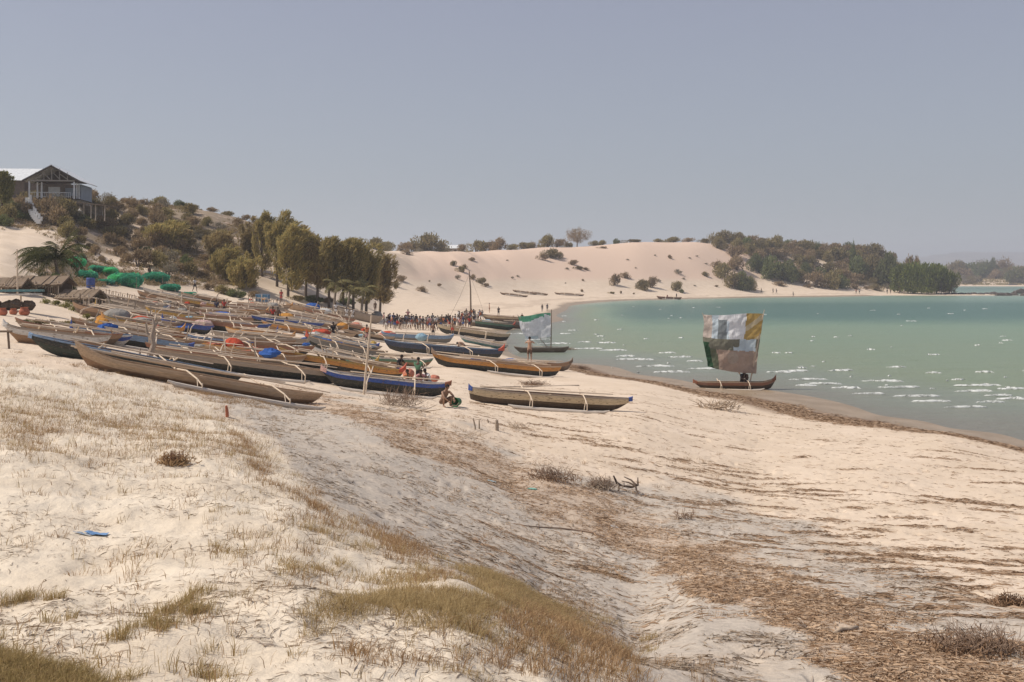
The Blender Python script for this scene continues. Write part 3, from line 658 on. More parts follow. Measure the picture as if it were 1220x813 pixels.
# ---- big round tree on the crest
def round_tree(px, wp, hp, lo, hi, mat, label, tw=.6, n=4200):
    p = crest(px, lo, hi); D = p.y + 3; s = D / FPX; w = wp * s; h = hp * s
    o = empty('round_tree', (p.x, D, float(H(p.x, D)) - .3)); b = MB()
    b.tube([(0, 0, -.5), (.1, 0, h * .3), (.2, .1, h * .55)], [.28 * h / 8, .22 * h / 8, .12 * h / 8], 7)
    rr = random.Random(3)
    br = MB()
    for i in range(11):
        a = rr.uniform(0, 6.28); q = rr.uniform(.2, .46) * w
        br.tube([(.1, 0, h * .25), (q * .5 * math.cos(a), q * .5 * math.sin(a), h * .5), (q * math.cos(a), q * math.sin(a), h * rr.uniform(.6, .9))], [.12 * h / 8, .08 * h / 8, .03], 5)
    t = b.build('trunk', BARKG, o); br.build('limb', BARKG, t)
    r = np.random.default_rng(4); d = r.normal(size=(n, 3)); d /= np.linalg.norm(d, axis=1)[:, None]
    rad = (r.random(n) ** .45) * (1 + .12 * np.sin(d[:, 0] * 9) + .1 * np.sin(d[:, 1] * 11 + d[:, 2] * 7))
    q = d * rad[:, None] * np.array([w / 2, w / 2.2, h * .38]); q[:, 2] += h * .62
    keep = (fbm(q[:, 0] / 1.1 + 7, q[:, 2] / 1.1 + q[:, 1] / 2, 130, 3) > -.12); q = q[keep]; d = d[keep]
    A = d + r.normal(size=q.shape) * .6; A /= np.linalg.norm(A, axis=1)[:, None]
    V, F = quads(q, A, perp(A), .22 * h / 8, .08 * h / 8)
    mk('crown', np_mesh('crown', V, F, mat), o); tag(o, label, 'tree'); return o
round_tree(688, 34, 24, 300, 460, L_BROWN, 'big round brown-grey tree standing alone on the dune crest')

# ---- wind-combed casuarinas
def plume(r, base, top, wd, n, sweep):
    """points and directions of drooping needles round a leaning plume"""
    t = r.random(n) ** .85; base = np.array(base); top = np.array(top)
    ax = base[None, :] * (1 - t[:, None]) + top[None, :] * t[:, None]
    prof = np.sin(np.pi * np.clip(t * .86 + .07, 0, 1)) ** .55 * (1 - .2 * t)
    a = r.uniform(0, 6.283, n); q = r.random(n) ** .5 * prof * wd * (1 + .25 * np.sin(t * 23 + a * 2))
    p = ax + np.stack([np.cos(a) * q, np.sin(a) * q, -.15 * q], 1); p[:, 0] += sweep * t ** 2
    A = np.stack([np.cos(a) * .55 + .45, np.sin(a) * .55, np.full(n, .8)], 1) + r.normal(size=(n, 3)) * .35
    return p, A / np.linalg.norm(A, axis=1)[:, None]
def casuarina(px, D, hp, wp, mat, label, seed, trunk=.22, lean=0.0, dens=1.0, key=None, name='casuarina_tree', low=.12):
    p = GD(px, D); s = D / FPX; h = hp * s; w = wp * s; r = np.random.default_rng(seed); rr = random.Random(seed)
    o = empty(name, p); b = MB(); lx = lean * h
    b.tube([(0, 0, -.6), (lx * .3, 0, h * .35), (lx * .8, 0, h * .72), (lx, 0, h * .9)], [trunk, trunk * .75, trunk * .35, .04], 7)
    t = b.build('trunk', BARK, o); Ps = []; As = []; k = 8
    for i in range(k):
        a = 6.283 * i / k + rr.uniform(-.3, .3); z0 = h * (low + .5 * i / k); q = w * .5 * rr.uniform(.3, .75); z1 = min(h, z0 + h * rr.uniform(.3, .5))
        e = (lx * z1 / h + q * math.cos(a), q * math.sin(a), z1)
        lm = MB(); lm.tube([(lx * z0 / h, 0, z0), (lx * z0 / h + q * .6 * math.cos(a), q * .6 * math.sin(a), z0 * .5 + z1 * .4), e], [trunk * .35, trunk * .2, .02], 5)
        if i % 2 == 0: lm.build('limb', BARK, t)
        P0, A0 = plume(r, (lx * z0 / h + q * .4 * math.cos(a), q * .4 * math.sin(a), z0), e, w * .21, int(560 * dens), w * .07); Ps.append(P0); As.append(A0)
    for (tx, ty, tz, nn) in ((.02, 0, 1.0, 800), (-.2, .1, .88, 520), (.24, -.1, .90, 520), (.08, .2, .8, 400)):
        P0, A0 = plume(r, (tx * w * .3, ty * w * .3, h * (low + .08)), (lx + w * tx, w * ty, h * tz), w * .22, int(nn * dens), w * .12); Ps.append(P0); As.append(A0)
    Pq = np.concatenate(Ps); A = np.concatenate(As)
    keep = (Pq[:, 2] > h * low * .6) & (fbm(Pq[:, 0] / 1.0 + seed, Pq[:, 2] / 1.6 + Pq[:, 1] / 1.4, 700, 3) > -.2); Pq = Pq[keep]; A = A[keep]
    L_ = r.uniform(.2, .5, len(Pq)) * (h / 10) ** .5
    V, F = quads(Pq, A, perp(A), L_, .05 + .03 * r.random(len(Pq)))
    mk('crown', np_mesh('crown', V, F, mat), o)
    tag(o, label, 'tree', 'casuarina trees beside the beach'); return o
CAS = [(196, 150, 70, 66, L_CAS, 'broad bushy casuarina low on the left hillside above the nets', .0),
       (214, 152, 50, 40, L_CASB, 'brownish bushy casuarina just right of the broad hillside one', .0),
       (262, 150, 72, 46, L_CASB, 'spreading brown casuarina left of the tall leaning trees', -.06),
       (270, 138, 62, 50, L_CAS, 'spreading dark casuarina low in front of the brown one', -.10),
       (286, 135, 56, 56, L_CAS, 'short bushy casuarina just left of the blue crate', .05),
       (300, 152, 94, 40, L_CASB, 'brownish tall casuarina, leftmost of the tall trees', -.05),
       (312, 148, 98, 40, L_CAS, 'tall slim casuarina behind the blue crate', .0),
       (330, 144, 100, 46, L_CAS, 'tallest casuarina with a pointed top leaning right', .02),
       (343, 139, 90, 54, L_CAS, 'densest dark casuarina in the middle of the row', .04),
       (352, 146, 84, 44, L_CASB, 'tall brownish casuarina close behind the densest one', .05),
       (364, 142, 78, 42, L_CAS, 'casuarina stepping down just right of the tallest one', .05),
       (378, 140, 74, 46, L_CASB, 'olive brown casuarina in the low stretch of the row', .03),
       (392, 139, 76, 48, L_CAS, 'casuarina with bare trunk right of the olive brown one', .0),
       (408, 141, 76, 46, L_CAS, 'casuarina behind the windblown palms', .05),
       (421, 140, 76, 46, L_CAS, 'round-topped casuarina near the right end of the row', .0),
       (436, 144, 70, 40, L_CAS, 'rightmost casuarina, thin beside the bare dune', .04),
       (452, 150, 50, 38, L_CASB, 'small brown casuarina at the right foot of the row', .08)]
TOPS = [262, 272, 272, 290, 300, 258, 252, 252, 264, 270, 281, 286, 283, 285, 285, 290, 304]
for i, (px, D, hp, wp, m, lb, ln) in enumerate(CAS):
    casuarina(px, D, (GD(px, D).z * 0 + (zof(TOPS[i], D) - GD(px, D).z) / D * FPX), wp, m, lb, 300 + i, lean=ln, low=.24 if px > 360 else (.03 if px < 300 else .10))
# tree at the left edge next to the house, woodland trees on the headland
casuarina(2, 140, 52, 34, L_YEL, 'leafy green tree at the left edge beside the white roof', 340, name='leafy_tree', lean=.02, low=.3)
for i, (px, D, hp, wp, m, lb) in enumerate(((1022, 470, 30, 34, L_DARK, 'dark woodland tree, left one of the tall headland trees'), (1040, 470, 38, 40, L_OLIVE, 'olive woodland tree with a high crown on the headland'), (1058, 466, 44, 40, L_DARK, 'tall dark tree behind the mangroves on the headland'), (1082, 480, 44, 26, L_CASB, 'thin brownish tree rising behind the mangroves'), (1015, 475, 38, 12, L_DARK, 'narrow dark tree poking up from the headland skyline'))):
    p = GD(px, D); s = D / FPX; o = bush(Vector(p), wp * s, hp * s, 'dark' if m is L_DARK else 'olive' if m is L_OLIVE else 'brown', name='woodland_tree', base=lb, key='none', cat='tree', group='tall trees of the headland')
# mangrove clump on the spit
for i, (px, D, wp, hp, lb) in enumerate(((1074, 440, 34, 38, 'leftmost yellow-green mangrove tree on the sand spit'), (1091, 437, 32, 42, 'second mangrove tree from the left on the sand spit'), (1107, 436, 34, 40, 'middle dark green mangrove tree over the spit'), (1122, 437, 32, 36, 'mangrove tree right of the middle of the clump'), (1133, 438, 22, 30, 'rightmost small mangrove tree beside the inlet'), (1098, 452, 60, 42, 'broad mangrove tree behind the others on the spit'))):
    p = GD(px, D); s = D / FPX; h = hp * s
    o = empty('mangrove_tree', Vector(p), random.uniform(-3, 3)); tb = MB()
    for k in range(5):
        a = random.uniform(0, 6.28); tb.tube([(math.cos(a) * 1.6, math.sin(a) * 1.6, -.3), (math.cos(a) * .9, math.sin(a) * .9, 1.5), (math.cos(a) * 1.9, math.sin(a) * 1.9, h * .5)], [.16, .14, .08], 6)
    tb.build('trunk', BARK, o); c = mk('crown', BMESH['green'][i % 3][0], o); c.location = (0, 0, .9); c.scale = (wp * s / 1.6, wp * s / 1.9, (h - .9) / .98)
    tag(o, lb, 'tree', 'mangrove trees on the sand spit')

# ---- palms
L_DARKP = leafmat('leaf_palm_dark', [(.05, .055, .022), (.085, .09, .036), (.13, .12, .05)], .1)
L_PALM = leafmat('leaf_palm_olive', [(.12, .115, .045), (.19, .17, .075), (.27, .23, .11)], .1)
def palm(p, h, fr, label, seed, lean=(0, 0), wind=-.6, mat=L_DARK, nf=15, name='palm_tree', group=None):
    rr = random.Random(seed); o = empty(name, p); b = MB(); top = Vector((lean[0], lean[1], h))
    b.tube([(0, 0, -.4), (lean[0] * .3, lean[1] * .3, h * .5), top], [.2, .16, .13], 8); b.build('trunk', BARKG, o)
    for f in range(nf):
        a = 6.283 * f / nf + rr.uniform(-.2, .2); el = rr.uniform(.2, 1.1); L = fr * rr.uniform(.8, 1.1); pts = []
        d = Vector((math.cos(a) * math.cos(el), math.sin(a) * math.cos(el), math.sin(el))); q = top.copy()
        for k in range(8):
            pts.append(q.copy()); q = q + d * L / 7; d = (d + Vector((wind * .22, -.02, -.26))).normalized()
        m = MB(); m.tube(pts, [.035 - .003 * k for k in range(8)], 4)
        for k in range(1, 8):
            for sub in (0, .33, .66):
                if k == 7 and sub: break
                c = pts[k].lerp(pts[min(7, k + 1)], sub); t = (pts[min(7, k + 1)] - pts[k - 1]).normalized(); sd = t.cross(Vector((0, 0, 1))).normalized()
                for sg in (-1, 1):
                    ll = L * .27 * (1 - abs(k - 3.5) / 6); tip = c + sd * sg * ll * .75 + t * ll * .5 + Vector((wind * .2, 0, -ll * .5 + rr.uniform(-.05, .05)))
                    w = t * .06; m.add([c - w, c + w, tip + w * .3, tip - w * .3], [(0, 1, 2, 3)])
        m.build('frond', mat, o)
    tag(o, label, 'palm', group); return o
palm(GD(72, 90) + Vector((0, 0, 0)), 3.0, 3.5, 'slanting coconut palm with fronds blown left above the thatched shelters', 5, (-.5, 0), -.55, L_DARKP, 40)
palm(GD(398, 136), 3.6, 2.6, 'windblown coconut palm at the left under the casuarina row', 6, (.3, 0), .5, L_PALM, 12, group='young palms under the casuarinas')
palm(GD(414, 134), 3.2, 2.8, 'windblown coconut palm in the middle under the casuarina row', 7, (.3, 0), .7, L_PALM, 12, group='young palms under the casuarinas')
palm(GD(430, 137), 3.8, 2.5, 'windblown coconut palm at the right under the casuarina row', 8, (.5, 0), .6, L_PALM, 12, group='young palms under the casuarinas')
for px, D_, w, h in ((52, 89, 26, 22), (66, 88, 30, 30), (80, 89, 22, 26)):
    p_ = GD(px, D_); bush(p_, w / FPX * D_, h / FPX * D_, 'dark', base='dark shaggy bush under the slanting palm', key='none2', group='bushes under the palm')
MARKS['none2'] = [('the thatched shelters', (60, 352))]
# low green and brown plants by the canoes
MARKS['beachplant'] = [('the thatched shelters', (70, 345)), ('the heap of pots', (20, 365)), ('the leftmost canoe', (60, 402))]
for px, py, w, h, ty in ((54, 362, 16, 8, 'yellow'), (66, 364, 18, 9, 'yellow'), (78, 367, 18, 10, 'yellow'), (88, 371, 18, 9, 'yellow'), (97, 374, 16, 10, 'yellow'), (104, 380, 16, 9, 'yellow'), (108, 386, 14, 8, 'olive'), (30, 385, 22, 5, 'dark'), (44, 386, 24, 6, 'olive'), (60, 386, 22, 6, 'brown'), (76, 388, 26, 7, 'olive'), (94, 389, 24, 7, 'dark'), (104, 391, 20, 7, 'brown'), (8, 388, 12, 5, 'yellow'),
                          (12, 345, 26, 12, 'brown'), (30, 342, 24, 10, 'grey')):
    bushpx(px, py, w, h, ty, name='beach_plant', base=B_(' on the sand by the canoes')[ty], key='beachplant', group='low plants beside the canoes', cat='plant')

# ---- grass and litter
def blades(P0, hgt, wid, lean_dir, bend, mat, name, seed=0, group=None, kind='stuff'):
    n = len(P0); r = np.random.default_rng(seed)
    a = r.uniform(0, 6.283, n); side = np.stack([np.cos(a), np.sin(a), np.zeros(n)], 1)
    D = np.stack([lean_dir[:, 0], lean_dir[:, 1], np.zeros(n)], 1)
    up = np.array([0, 0, 1.0])
    h = hgt[:, None]; w = wid[:, None]; b = bend[:, None]
    p0 = P0; p1 = P0 + up * h * .45 + D * h * .18 * b; p2 = P0 + up * h * (.85 - .2 * b) + D * h * .55 * b; p3 = P0 + up * h * (1.02 - .55 * b) + D * h * 1.0 * b
    V = np.stack([p0 - side * w, p0 + side * w, p1 - side * w * .9, p1 + side * w * .9, p2 - side * w * .6, p2 + side * w * .6, p3 - side * w * .1, p3 + side * w * .1], 1)
    k = np.arange(n)[:, None, None] * 8; f = np.array([[0, 1, 3, 2], [2, 3, 5, 4], [4, 5, 7, 6]])[None]
    return V.reshape(-1, 3), (k + f).reshape(-1, 4)
def scatter_px(n, fn, x0, x1, d0, d1, seed, power=1.0):
    """sample the ground evenly by area in a wedge and keep by a density function"""
    r = np.random.default_rng(seed); out = []; tot = 0
    while tot < n:
        D = np.sqrt(r.uniform(d0 ** 2, d1 ** 2, 60000)) if power == 1 else np.exp(r.uniform(math.log(d0), math.log(d1), 60000))
        px = r.uniform(x0, x1, 60000); x = (px - CX) / FPX * D
        pr = fn(x, D); k = r.random(60000) < pr
        out.append(np.stack([x[k], D[k]], 1)); tot += k.sum()
    q = np.concatenate(out)[:n]; return np.stack([q[:, 0], q[:, 1], H(q[:, 0], q[:, 1])], 1)
def ell(px, py, cx, cy, rx, ry, rot=0):
    dx = px - cx; dy = py - cy; c, s = math.cos(rot), math.sin(rot)
    return np.exp(-(((dx * c + dy * s) / rx) ** 2 + ((-dx * s + dy * c) / ry) ** 2))
def pxy(x, y): return CX + FPX * x / y, HY + FPX * (CAMZ - H(x, y)) / y
G_DRY = leafmat('grass_dry', [(.17, .12, .055), (.26, .19, .09), (.34, .26, .13), (.13, .10, .04), (.20, .17, .07)], 0, .3)
G_RED = leafmat('grass_rusty', [(.26, .155, .08), (.38, .25, .135), (.48, .34, .20), (.20, .12, .065)], 0, .3)
G_OLV = leafmat('grass_olive', [(.30, .21, .10), (.42, .31, .155), (.54, .42, .23), (.22, .165, .075)], 0, .35)
def grassfield(name, mat, n, fn, box, hr, wr, clump, seed, bend=(.2, .9), per=8):
    r = np.random.default_rng(seed); c = scatter_px(n, fn, *box, seed)
    P0 = np.repeat(c, per, 0); m = len(P0); a = r.uniform(0, 6.283, m); q = r.random(m) ** .7 * clump
    P0[:, 0] += np.cos(a) * q; P0[:, 1] += np.sin(a) * q; P0[:, 2] = H(P0[:, 0], P0[:, 1]) - .004
    ld = np.stack([np.cos(a) + .5, np.sin(a)], 1)
    sc = np.repeat(r.uniform(.6, 1.2, n), per)
    V, F = blades(P0, r.uniform(*hr, m) * sc, r.uniform(*wr, m), ld, r.uniform(*bend, m), mat, name, seed)
    me = np_mesh(name, V, F, mat); return tag(mk(name, me), kind='stuff')
def f_sparse(x, y):
    px, py = pxy(x, y); d, b, g, *_ = masks(x, y)
    n = fbm(x / 1.3, y / 1.3, 150, 4)
    c = .05 + .35 * sstep(.05, .4, n) + .9 * ell(px, py, 60, 500, 130, 22, .1) + .5 * ell(px, py, 240, 530, 120, 25, .3)
    return np.clip(c * d * (py < 830) * .35, 0, 1)
grassfield('sparse_grass', G_RED, 2600, f_sparse, (-120, 900, 5.2, 34), (.04, .17), (.0016, .0036), .16, 201, bend=(.2, 1.4), per=7)
grassfield('sparse_green_grass', G_OLV, 1300, f_sparse, (-120, 900, 5.2, 30), (.05, .16), (.0016, .0034), .07, 202, bend=(.1, .6), per=7)
def f_patch(x, y):
    px, py = pxy(x, y)
    c = ell(px, py, 480, 722, 125, 13, -.04) * 1.4 + ell(px, py, 560, 745, 70, 26, .35) + ell(px, py, 590, 692, 26, 10, .7) + .9 * ell(px, py, 640, 720, 60, 13, .5)
    n = fbm(x / .35, y / .35, 160, 4)
    return np.clip((c - .30 + 1.1 * n) * 1.2, 0, 1)
grassfield('dry_grass_patch', G_OLV, 4300, f_patch, (250, 780, 6.0, 14), (.04, .14), (.0011, .0024), .07, 203, bend=(.2, 1.3), per=10)
def f_rust(x, y):
    px, py = pxy(x, y)
    c = 1.2 * ell(px, py, 665, 770, 95, 40, .5) + .9 * ell(px, py, 470, 650, 45, 14, .5) + .8 * ell(px, py, 700, 800, 90, 30, .2) + .55 * ell(px, py, 520, 775, 150, 26, .1) + .5 * ell(px, py, 420, 790, 60, 14) + .5 * ell(px, py, 490, 690, 60, 8)
    c = c + .8 * ell(px, py, 370, 605, 42, 14, .7) + .7 * ell(px, py, 265, 470, 70, 12, .25) + .7 * ell(px, py, 300, 545, 50, 10, .9) + .6 * ell(px, py, 310, 640, 45, 8) + .5 * ell(px, py, 30, 520, 60, 14)
    n = fbm(x / .45, y / .45, 170, 3)
    return np.clip((c - .25 + .7 * n) * 1.2, 0, 1)
grassfield('rusty_grass_patch', G_RED, 4600, f_rust, (-20, 900, 6.0, 36), (.04, .16), (.0014, .003), .07, 204, bend=(.2, 1.0), per=9)
def f_corner(x, y):
    px, py = pxy(x, y)
    return np.clip(1.2 * ell(px, py, 40, 815, 70, 20, .15) + 1.0 * ell(px, py, -20, 805, 50, 30) - .3 + 1.0 * fbm(x / .3, y / .3, 175, 4), 0, 1)
grassfield('corner_grass', leafmat('grass_corner', [(.28, .22, .09), (.38, .29, .135), (.50, .38, .20), (.28, .19, .09)], 0, .3), 2600, f_corner, (-120, 260, 5.2, 8.5), (.05, .14), (.001, .0022), .05, 205, bend=(.15, .8), per=10)

def flakes(name, mat, pts, lr, wr, seed, lift=.012, align=None, curl=.35):
    """short bent strips lying on the ground"""
    n = len(pts); r = np.random.default_rng(seed)
    a = r.uniform(0, 6.283, n) if align is None else r.normal(align, .45, n)
    L = r.uniform(*lr, n); w = r.uniform(*wr, n); d = np.stack([np.cos(a), np.sin(a)], 1); s = np.stack([-d[:, 1], d[:, 0]], 1)
    V = []
    b = r.normal(0, curl, n)
    for t in (-1, -.33, .33, 1):
        off = d * (t * L / 2)[:, None] + s * (b * L * (1 - t * t) * .4)[:, None]
        for q in (-1, 1):
            xy = pts[:, :2] + off + s * (q * w / 2 * (1 - .5 * abs(t)))[:, None]
            z = H(xy[:, 0], xy[:, 1]) + lift * (.35 + r.random(n)) + (1 - t * t) * L * .09 * r.random(n) + q * w * .3 * r.normal(size=n)
            V.append(np.stack([xy[:, 0], xy[:, 1], z], 1))
    V = np.stack(V, 1); k = np.arange(n)[:, None, None] * 8; f = np.array([[0, 2, 3, 1], [2, 4, 5, 3], [4, 6, 7, 5]])[None]
    return tag(mk(name, np_mesh(name, V.reshape(-1, 3), (k + f).reshape(-1, 4), mat)), kind='stuff')
M_WR = leafmat('wrack_leaf', [(.24, .15, .09), (.42, .29, .185), (.56, .42, .29), (.33, .215, .13), (.48, .39, .30)], 0, .15)
M_TW = leafmat('twig_litter', [(.24, .19, .14), (.35, .28, .21), (.47, .39, .31), (.26, .19, .13)], 0, .1)
M_WR2 = leafmat('strand_leaf', [(.22, .145, .09), (.34, .235, .155), (.46, .34, .24)], 0, .1)
M_WD = leafmat('strand_weed', [(.15, .09, .052), (.23, .145, .088), (.33, .22, .14), (.18, .11, .065)], 0, .08)
p_ = scatter_px(27000, lambda x, y: masks(x, y)[1] * np.clip(.5 + 1.2 * fbm(x / .7, y / .7, 180, 4), .05, 1), 320, 1240, 9, 50, 301, 2)
flakes('wrack_litter', M_WR, p_, (.03, .24), (.003, .016), 302)
def f_grey(x, y):
    d, b, g, *_ = masks(x, y); return g * (1 - .6 * b) * np.clip(.4 + 1.3 * fbm(x / .9, y / .9, 185, 3), .03, 1)
p_ = scatter_px(8500, f_grey, 250, 1240, 9, 50, 303, 2)
flakes('twig_litter', M_TW, p_, (.05, .24), (.006, .018), 304, .008)
def f_strand(x, y):
    d, b, g, z, px, py = masks(x, y)
    n = fbm(x / 5.0 + y * .12, (y + x * .62) / .9, 190, 4)        # long patches lying along the tide line
    return np.clip((n - .10) * 4, 0, 1) * np.clip((fbm(x / 1.3 + y * .1, (y + x * .62) / .35, 191, 4) - .12) * 6, 0, 1) * (1 - d) * (z > .35) * (z < 3.3) * (px > 560 - 0 * px) * sstep(60, 45, y) * .9 + .03 * (z > .3) * (1 - d)
p_ = scatter_px(13000, f_strand, 480, 1260, 13, 58, 305, 2)
flakes('strand_litter', M_WR2, p_, (.05, .30), (.006, .02), 306, .008, align=-.55)
PATCH = [(690,525,40),(715,531,34),(748,536,34),(820,560,54),(862,556,40),(880,563,44),(900,571,60),(940,578,50),(962,585,44),(988,591,40),(1075,618,44),(1092,628,34),(1150,632,26),(1200,655,34),(880,601,34),(950,635,44),(1000,650,44),(1030,668,60),(1070,680,64),(1112,690,54),(1150,702,44),(1160,716,60),(1010,640,44),(860,620,44),(650,508,44),(690,515,34),
 (1020,606,26),(745,548,34),(900,586,50),(1180,560,60),(1110,546,50),(1195,576,44),(762,560,44),(840,576,44),(1215,671,34),(1190,684,44),(1050,712,34),(1082,656,44),(930,606,30),(1130,655,36),(800,548,30),(1040,632,30),(985,620,26),(1100,600,24),(1015,560,24),(880,535,26),(955,545,22),(830,520,20),(1150,600,30),(905,640,40),(850,602,36),(1210,735,40),(1120,726,44),(640,520,36),(600,508,30)]
_pp = []
for (a, b, w) in PATCH:
    c = G(a, b); s_ = c.y / FPX; k = int(12 + w * 1.25); x = c.x + rng.normal(0, w * s_ * .36, k) + rng.choice([-.2, 0, .25], k) * w * s_; y = c.y + rng.normal(0, .13, k) + (x - c.x) * -.12
    _pp.append(np.stack([x, y, x * 0], 1))
flakes('weed_patches', M_WR2, np.concatenate(_pp), (.06, .34), (.005, .018), 320, .02, align=-.12)
def f_tide(x, y):
    z = H(x, y); return np.exp(-((z - .40 + .1 * fbm(x / 3, y / 3, 60, 3)) / .07) ** 2) * (y < 95)
p_ = scatter_px(12000, f_tide, 680, 1260, 34, 95, 307, 2)
flakes('tideline_weed', M_WR2, p_, (.10, .5), (.008, .026), 308, .01, align=-.6)
def f_dunelit(x, y):
    d, *_ = masks(x, y); return d * np.clip(.2 + 1.0 * fbm(x / 1.1, y / 1.1, 195, 4), .02, 1)
p_ = scatter_px(7000, f_dunelit, -60, 820, 5.2, 34, 309, 2)
flakes('dune_litter', M_TW, p_, (.03, .16), (.003, .009), 310, .006)

# ---- low scrub that nobody could count
def scrub_cover(name, poly_box, fn, n, seed, mat, size):
    r = np.random.default_rng(seed); c = scatter_px(n, fn, *poly_box, seed)
    per = 16; P0 = np.repeat(c, per, 0); m = len(P0); rad = np.repeat(r.uniform(.3, 1.0, n), per) * size
    d = r.normal(size=(m, 3)); d /= np.linalg.norm(d, axis=1)[:, None]; d[:, 2] = np.abs(d[:, 2]) * .7
    P0 = P0 + d * rad[:, None] * (r.random(m) ** .4)[:, None]; A = rdir(m, .6); V, F = quads(P0, A, perp(A), .16 * size, .07 * size)
    tag(mk(name, np_mesh(name, V, F, mat)), kind='stuff')
def f_hill(x, y):
    px, py = pxy(x, y); z = H(x, y)
    sc = ell(px, py, 15, 298, 60, 24) + .8 * ell(px, py, 248, 262, 26, 14)
    return np.clip(.35 + 1.6 * fbm(x / 9, y / 9, 231, 3), 0, 1) * (z > 6.5) * sstep(.5, .2, sc)
scrub_cover('low_scrub', (-60, 470, 100, 200), f_hill, 5200, 232, L_BROWN, .75)
scrub_cover('low_olive_scrub', (-60, 470, 100, 200), f_hill, 2600, 233, L_OLIVE, .7)
def f_head(x, y):
    px, py = pxy(x, y); z = H(x, y)
    return np.clip(.45 + 1.5 * fbm(x / 16, y / 16, 235, 3), 0, 1) * (z > 4) * sstep(900, 950, px + (py - 300) * .8) * sstep(.5, .2, ell(px, py, 985, 317, 24, 7, .4))
scrub_cover('headland_scrub', (850, 1130, 440, 560), f_head, 3600, 236, L_BROWN, 1.7)
scrub_cover('far_bank_scrub', (1120, 1260, 905, 1100), lambda x, y: .2 + .5 * (fbm(x / 30, y / 30, 238, 3) > -.1), 2200, 237, L_OLIVE, 2.6)

# ================================================================== outrigger canoes
C = dict(
 black=paint('hull_black', (.040, .044, .040), .35), dgreen=paint('hull_dark_green', (.045, .06, .05), .3), brownhull=paint('hull_brown', (.095, .07, .05), .3),
 grey=paint('hull_grey', (.20, .19, .17), .4), navy=paint('paint_navy', (.045, .065, .11), .5), blue=paint('paint_blue', (.04, .09, .32), .5), lblue=paint('paint_light_blue', (.22, .32, .45), .5),
 white=paint('paint_white', (.60, .57, .52), .5), cream=paint('paint_cream', (.55, .45, .30), .5), orange=paint('paint_orange', (.55, .26, .07), .5), ochre=paint('paint_ochre', (.48, .30, .08), .5),
 red=paint('paint_red', (.50, .085, .045), .5), rust=paint('paint_rust', (.26, .10, .05), .5), green=paint('paint_green', (.10, .20, .14), .5), teal=paint('paint_teal', (.12, .26, .26), .5),
 wood=wood('wood_brown', (.31, .20, .125)), pale=wood('wood_pale', (.46, .34, .23)), greyw=wood('wood_grey', (.35, .29, .23)), dark=wood('wood_dark', (.17, .125, .09)), redw=wood('wood_red', (.32, .165, .105)),
 pole=wood('pole_pale', (.60, .49, .37), .75, .1), float=wood('float_grey', (.52, .46, .39)), pink=paint('paint_pink', (.55, .33, .28), .5))
def hull_mesh(L, W, Hh, n=26, wide_end=.0, stern_up=.16, bow_up=.13, f_lo=(0, .14, .34, .6), split=.6, rake=(.55, .35)):
    """returns MBs: lower hull, upper strake, inside, gunwale and the two end pieces"""
    lo, st, ins, gw, bw, sn = MB(), MB(), MB(), MB(), MB(), MB()
    def sec(s):
        a = abs(s); b = W / 2 * max(0, 1 - a ** 2.8) ** .75 + .022
        up = (bow_up if s > 0 else stern_up) * max(0, (a - .62) / .38) ** 1.7
        rk = (rake[1] if s > 0 else rake[0])
        kz = .26 * Hh * max(0, (a - .72) / .28) ** 1.6
        return b, Hh + up, kz, rk
    fs = [0, .12, .32, split, .8, 1.0]
    def pt(s, f, side, off=0, inner=0):
        b, h, kz, rk = sec(s)
        w = b * (0.10 + .90 * math.sin(min(1, f * 1.15) * math.pi / 2) ** .8) + off - inner
        w = max(w, .004)
        z = kz + (h - kz) * f
        x = s * L / 2 - math.copysign(rk * (1 - f) ** 1.4, s) * max(0, (abs(s) - .6) / .4)
        return (x, side * w, z)
    S = [-1 + 2 * i / n for i in range(n + 1)]
    for side in (-1, 1):
        for (mb, a, b_) in ((lo, 0, 3), (st, 3, 5)):
            off = .012 if mb is st else 0; vs = []; k = b_ - a + 1
            for s in S:
                for f in fs[a:b_ + 1]: vs.append(pt(s, f, side, off))
            fc = []
            for i in range(n):
                for j in range(k - 1):
                    q = (i * k + j, (i + 1) * k + j, (i + 1) * k + j + 1, i * k + j + 1); fc.append(q if side < 0 else q[::-1])
            mb.add(vs, fc)
        vs = []; fc = []
        for s in S:
            for f in (1.0, .7, .4): vs.append(pt(s * .985, f, side, 0, .028 + (1 - f) * .03))
            b = pt(s * .985, .3, 1, 0, .05); vs.append((b[0], 0, b[2]))
        for i in range(n):
            for j in range(3):
                q = (i * 4 + j, i * 4 + j + 1, (i + 1) * 4 + j + 1, (i + 1) * 4 + j); fc.append(q if side < 0 else q[::-1])
        ins.add(vs, fc)
        # rim: a thin batten with a square section
        vs = []; fc = []
        for s in S:
            x, y, z = pt(s, 1, side, .02)
            yi = side * max(abs(y) - .06, 0.002)
            vs += [(x, y, z - .03), (x, y, z + .022), (x, yi, z + .022), (x, yi, z - .01)]
        for i in range(n):
            for j in range(4):
                a = i * 4 + j; b = i * 4 + (j + 1) % 4; q = (a, a + 4, b + 4, b); fc.append(q)
        gw.add(vs, fc)
    # close the ends
    for s in (-1, 1):
        pts = [pt(s, f, -1) for f in fs] + [pt(s, f, 1) for f in fs[::-1]]
        lo.add(pts, [tuple(range(len(pts)))])
    return lo, st, ins, gw, sec, pt
